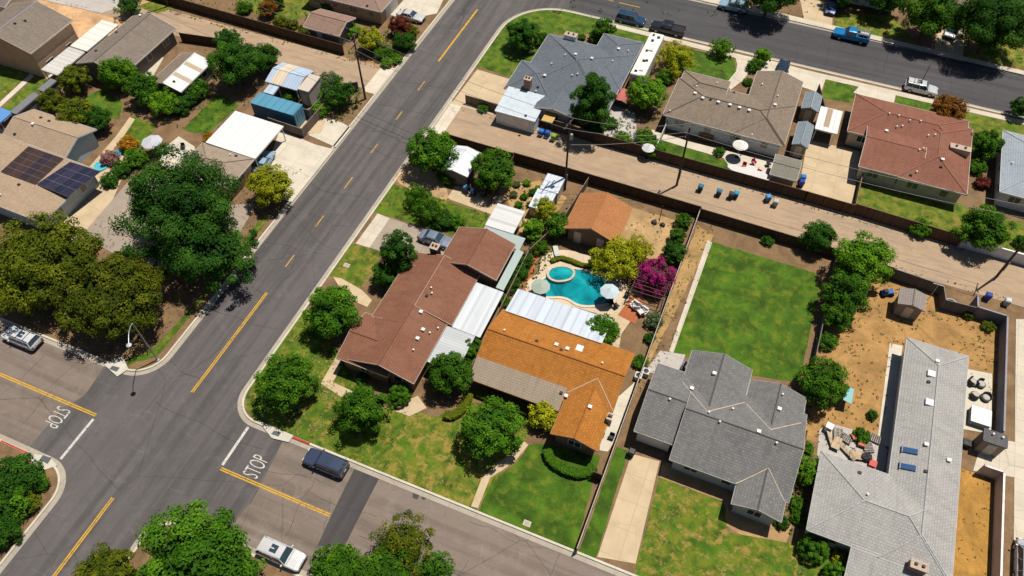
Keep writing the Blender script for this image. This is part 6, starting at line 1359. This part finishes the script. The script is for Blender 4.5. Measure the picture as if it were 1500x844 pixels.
# loose weeds, dry grass and ground cover
gcov = leaf_m((.1,.07,.02),(.2,.15,.05),(.3,.26,.09)); ggr = leaf_m((.03,.07,.006),(.07,.13,.012),(.14,.2,.02)); dry = leaf_m((.28,.18,.07),(.42,.3,.13),(.55,.42,.22))
tufts([(14.1,47.2),(22.4,47.2),(22.6,63.0),(29.8,62.9),(33.9,57),(33.9,71),(27,70.9),(21,73.3),(14.1,73.6)], 5, gcov, .14, 1, 'dry_weeds', .12, -.05)
tufts([(14.1,47.2),(22.4,47.2),(22.6,63.0),(29.8,62.9),(33.9,57),(33.9,71),(27,70.9),(21,73.3),(14.1,73.6)], 3, ggr, .12, 2, 'weeds', .1, .12)
tufts(A([(400,560),(440,520),(500,530),(495,575),(485,640),(440,640),(415,620)]), 18, dry, .13, 3, 'dry_grass', .1, -.2)
tufts(A([(560,690),(590,600),(640,610),(690,590),(790,590),(770,645),(735,690),(700,742)]), 8, dry, .1, 4, 'dry_grass', .06, .12)
tufts(A([(966,700),(1060,735),(1066,780),(1150,795),(1200,800),(1220,860),(928,860),(932,830)]), 10, dry, .1, 5, 'dry_grass', .06, .1)
tufts(A([(375,620),(370,590),(390,545),(445,465),(500,530),(560,600),(600,600),(560,690),(430,645)]), 6, ggr, .12, 6, 'grass_tufts', .08, .0)
tufts([(-43,75.2),(36,75.2),(36,76.0),(-43,75.9)], 9, gcov, .13, 7, 'alley_weeds', .1, -.1); tufts([(-43,82.2),(36,81.7),(36,82.6),(-43,83.0)], 9, gcov, .14, 8, 'alley_weeds', .12, -.1); tufts([(-150,81.4),(-60,81.3),(-60,82),(-150,82.2)], 7, gcov, .14, 9, 'alley_weeds', .1, -.1); tufts([(-150,86.2),(-59,86.0),(-59,86.9),(-150,87.4)], 9, gcov, .16, 10, 'alley_weeds', .14, -.2)
tufts([(-100,28),(-58,28),(-58,62),(-70,62),(-75,50),(-82,35),(-100,30)], 4, gcov, .2, 11, 'fallen_leaves', .05); tufts([(-35,59),(-24,59),(-24,74),(-31,74),(-42,74),(-42,68)], 5, ggr, .16, 12, 'ground_cover', .14, .05)
tufts([(-22,52.6),(-20,52.6),(-20,62),(-20,74),(-22,66)], 14, ggr, .18, 13, 'ground_cover', .25); tufts([(-12,58),(-4.4,58),(-4.4,74),(-12,74)], 4, gcov, .14, 14, 'dry_weeds', .1, .0)
tufts([(-4,46),(-2,46),(-1,74),(-4,74)], 8, gcov, .14, 15, 'dry_weeds', .1, -.1); tufts([(-90,62),(-75,62),(-72,80),(-90,80)], 4, ggr, .18, 16, 'ground_cover', .15, .0); tufts([(-62,72),(-57.5,72),(-57.5,80),(-62,78)], 12, ggr, .2, 17, 'ground_cover', .25, -.1)
tufts([(-66,88),(-57.5,88),(-57,98),(-66,94)], 12, ggr, .22, 18, 'ground_cover', .35, -.1); tufts([(-25,84),(-13.5,84),(-13.5,92),(-22,92)], 8, ggr, .2, 19, 'ground_cover', .3, -.1); tufts([(13.9,44),(16.2,44),(16.2,36),(14.3,36)], 14, ggr, .2, 20, 'ground_cover', .3, -.2)
tufts([(-200,88.2),(-66,87.8),(-66,95),(-200,96)], 5, ggr, .2, 21, 'ground_cover', .3, .0); tufts([(-41,108),(0,126),(60,126),(60,160),(-41,160)], 2, ggr, .2, 22, 'ground_cover', .2, .1); tufts([(-80,-10),(-57.5,-10),(-57.5,12),(-80,12)], 10, ggr, .22, 23, 'ground_cover', .3, -.1)

tufts([(29.8,50),(34,50),(34,31),(29.8,31)], 4, gcov, .12, 31, 'dry_weeds', .08, -.1)
tufts([(-4,44),(13.5,73),(13.5,48),(4,53),(-1,50),(-3.5,73)], 2, ggr, .1, 32, 'grass_tufts', .05, .05)
GRP = {'tree':'trees around the houses and streets','shrub':'shrubs and bushes in the yards','fence':'fences between the yards','wall':'block and board walls by the alley','house':'single-storey houses','car':'cars on the driveways','SUV':'SUVs parked about the streets','pickup truck':'pickup trucks on the upper street',
 'trash bin':'wheelie bins','umbrella':'garden umbrellas','rock':'rocks in the pool yard and gardens','chair':'garden chairs','shed':'garden sheds','patio cover':'metal patio covers','carport':'carports','utility pole':'wooden utility poles along the alleys','cable':'overhead wires','hedge':'clipped hedges','pallet':'pallets on the junk heap','crate':'crates on the junk heap','board':'loose boards','canopy':'shade canopies','solar panels':'roof solar arrays','paddling pool':'paddling pools','garage':'detached garages','table':'patio tables','lean-to':'lean-to roofs','utility cover':'utility covers in the lawns'}
from collections import Counter
cnt_ = Counter(o.get('category') for o in bpy.data.objects if o.get('category') and not o.parent and not o.get('group'))
for o in bpy.data.objects:
    c = o.get('category')
    if c and not o.parent and not o.get('group') and cnt_[c] > 1 and c in GRP: o['group'] = GRP[c]
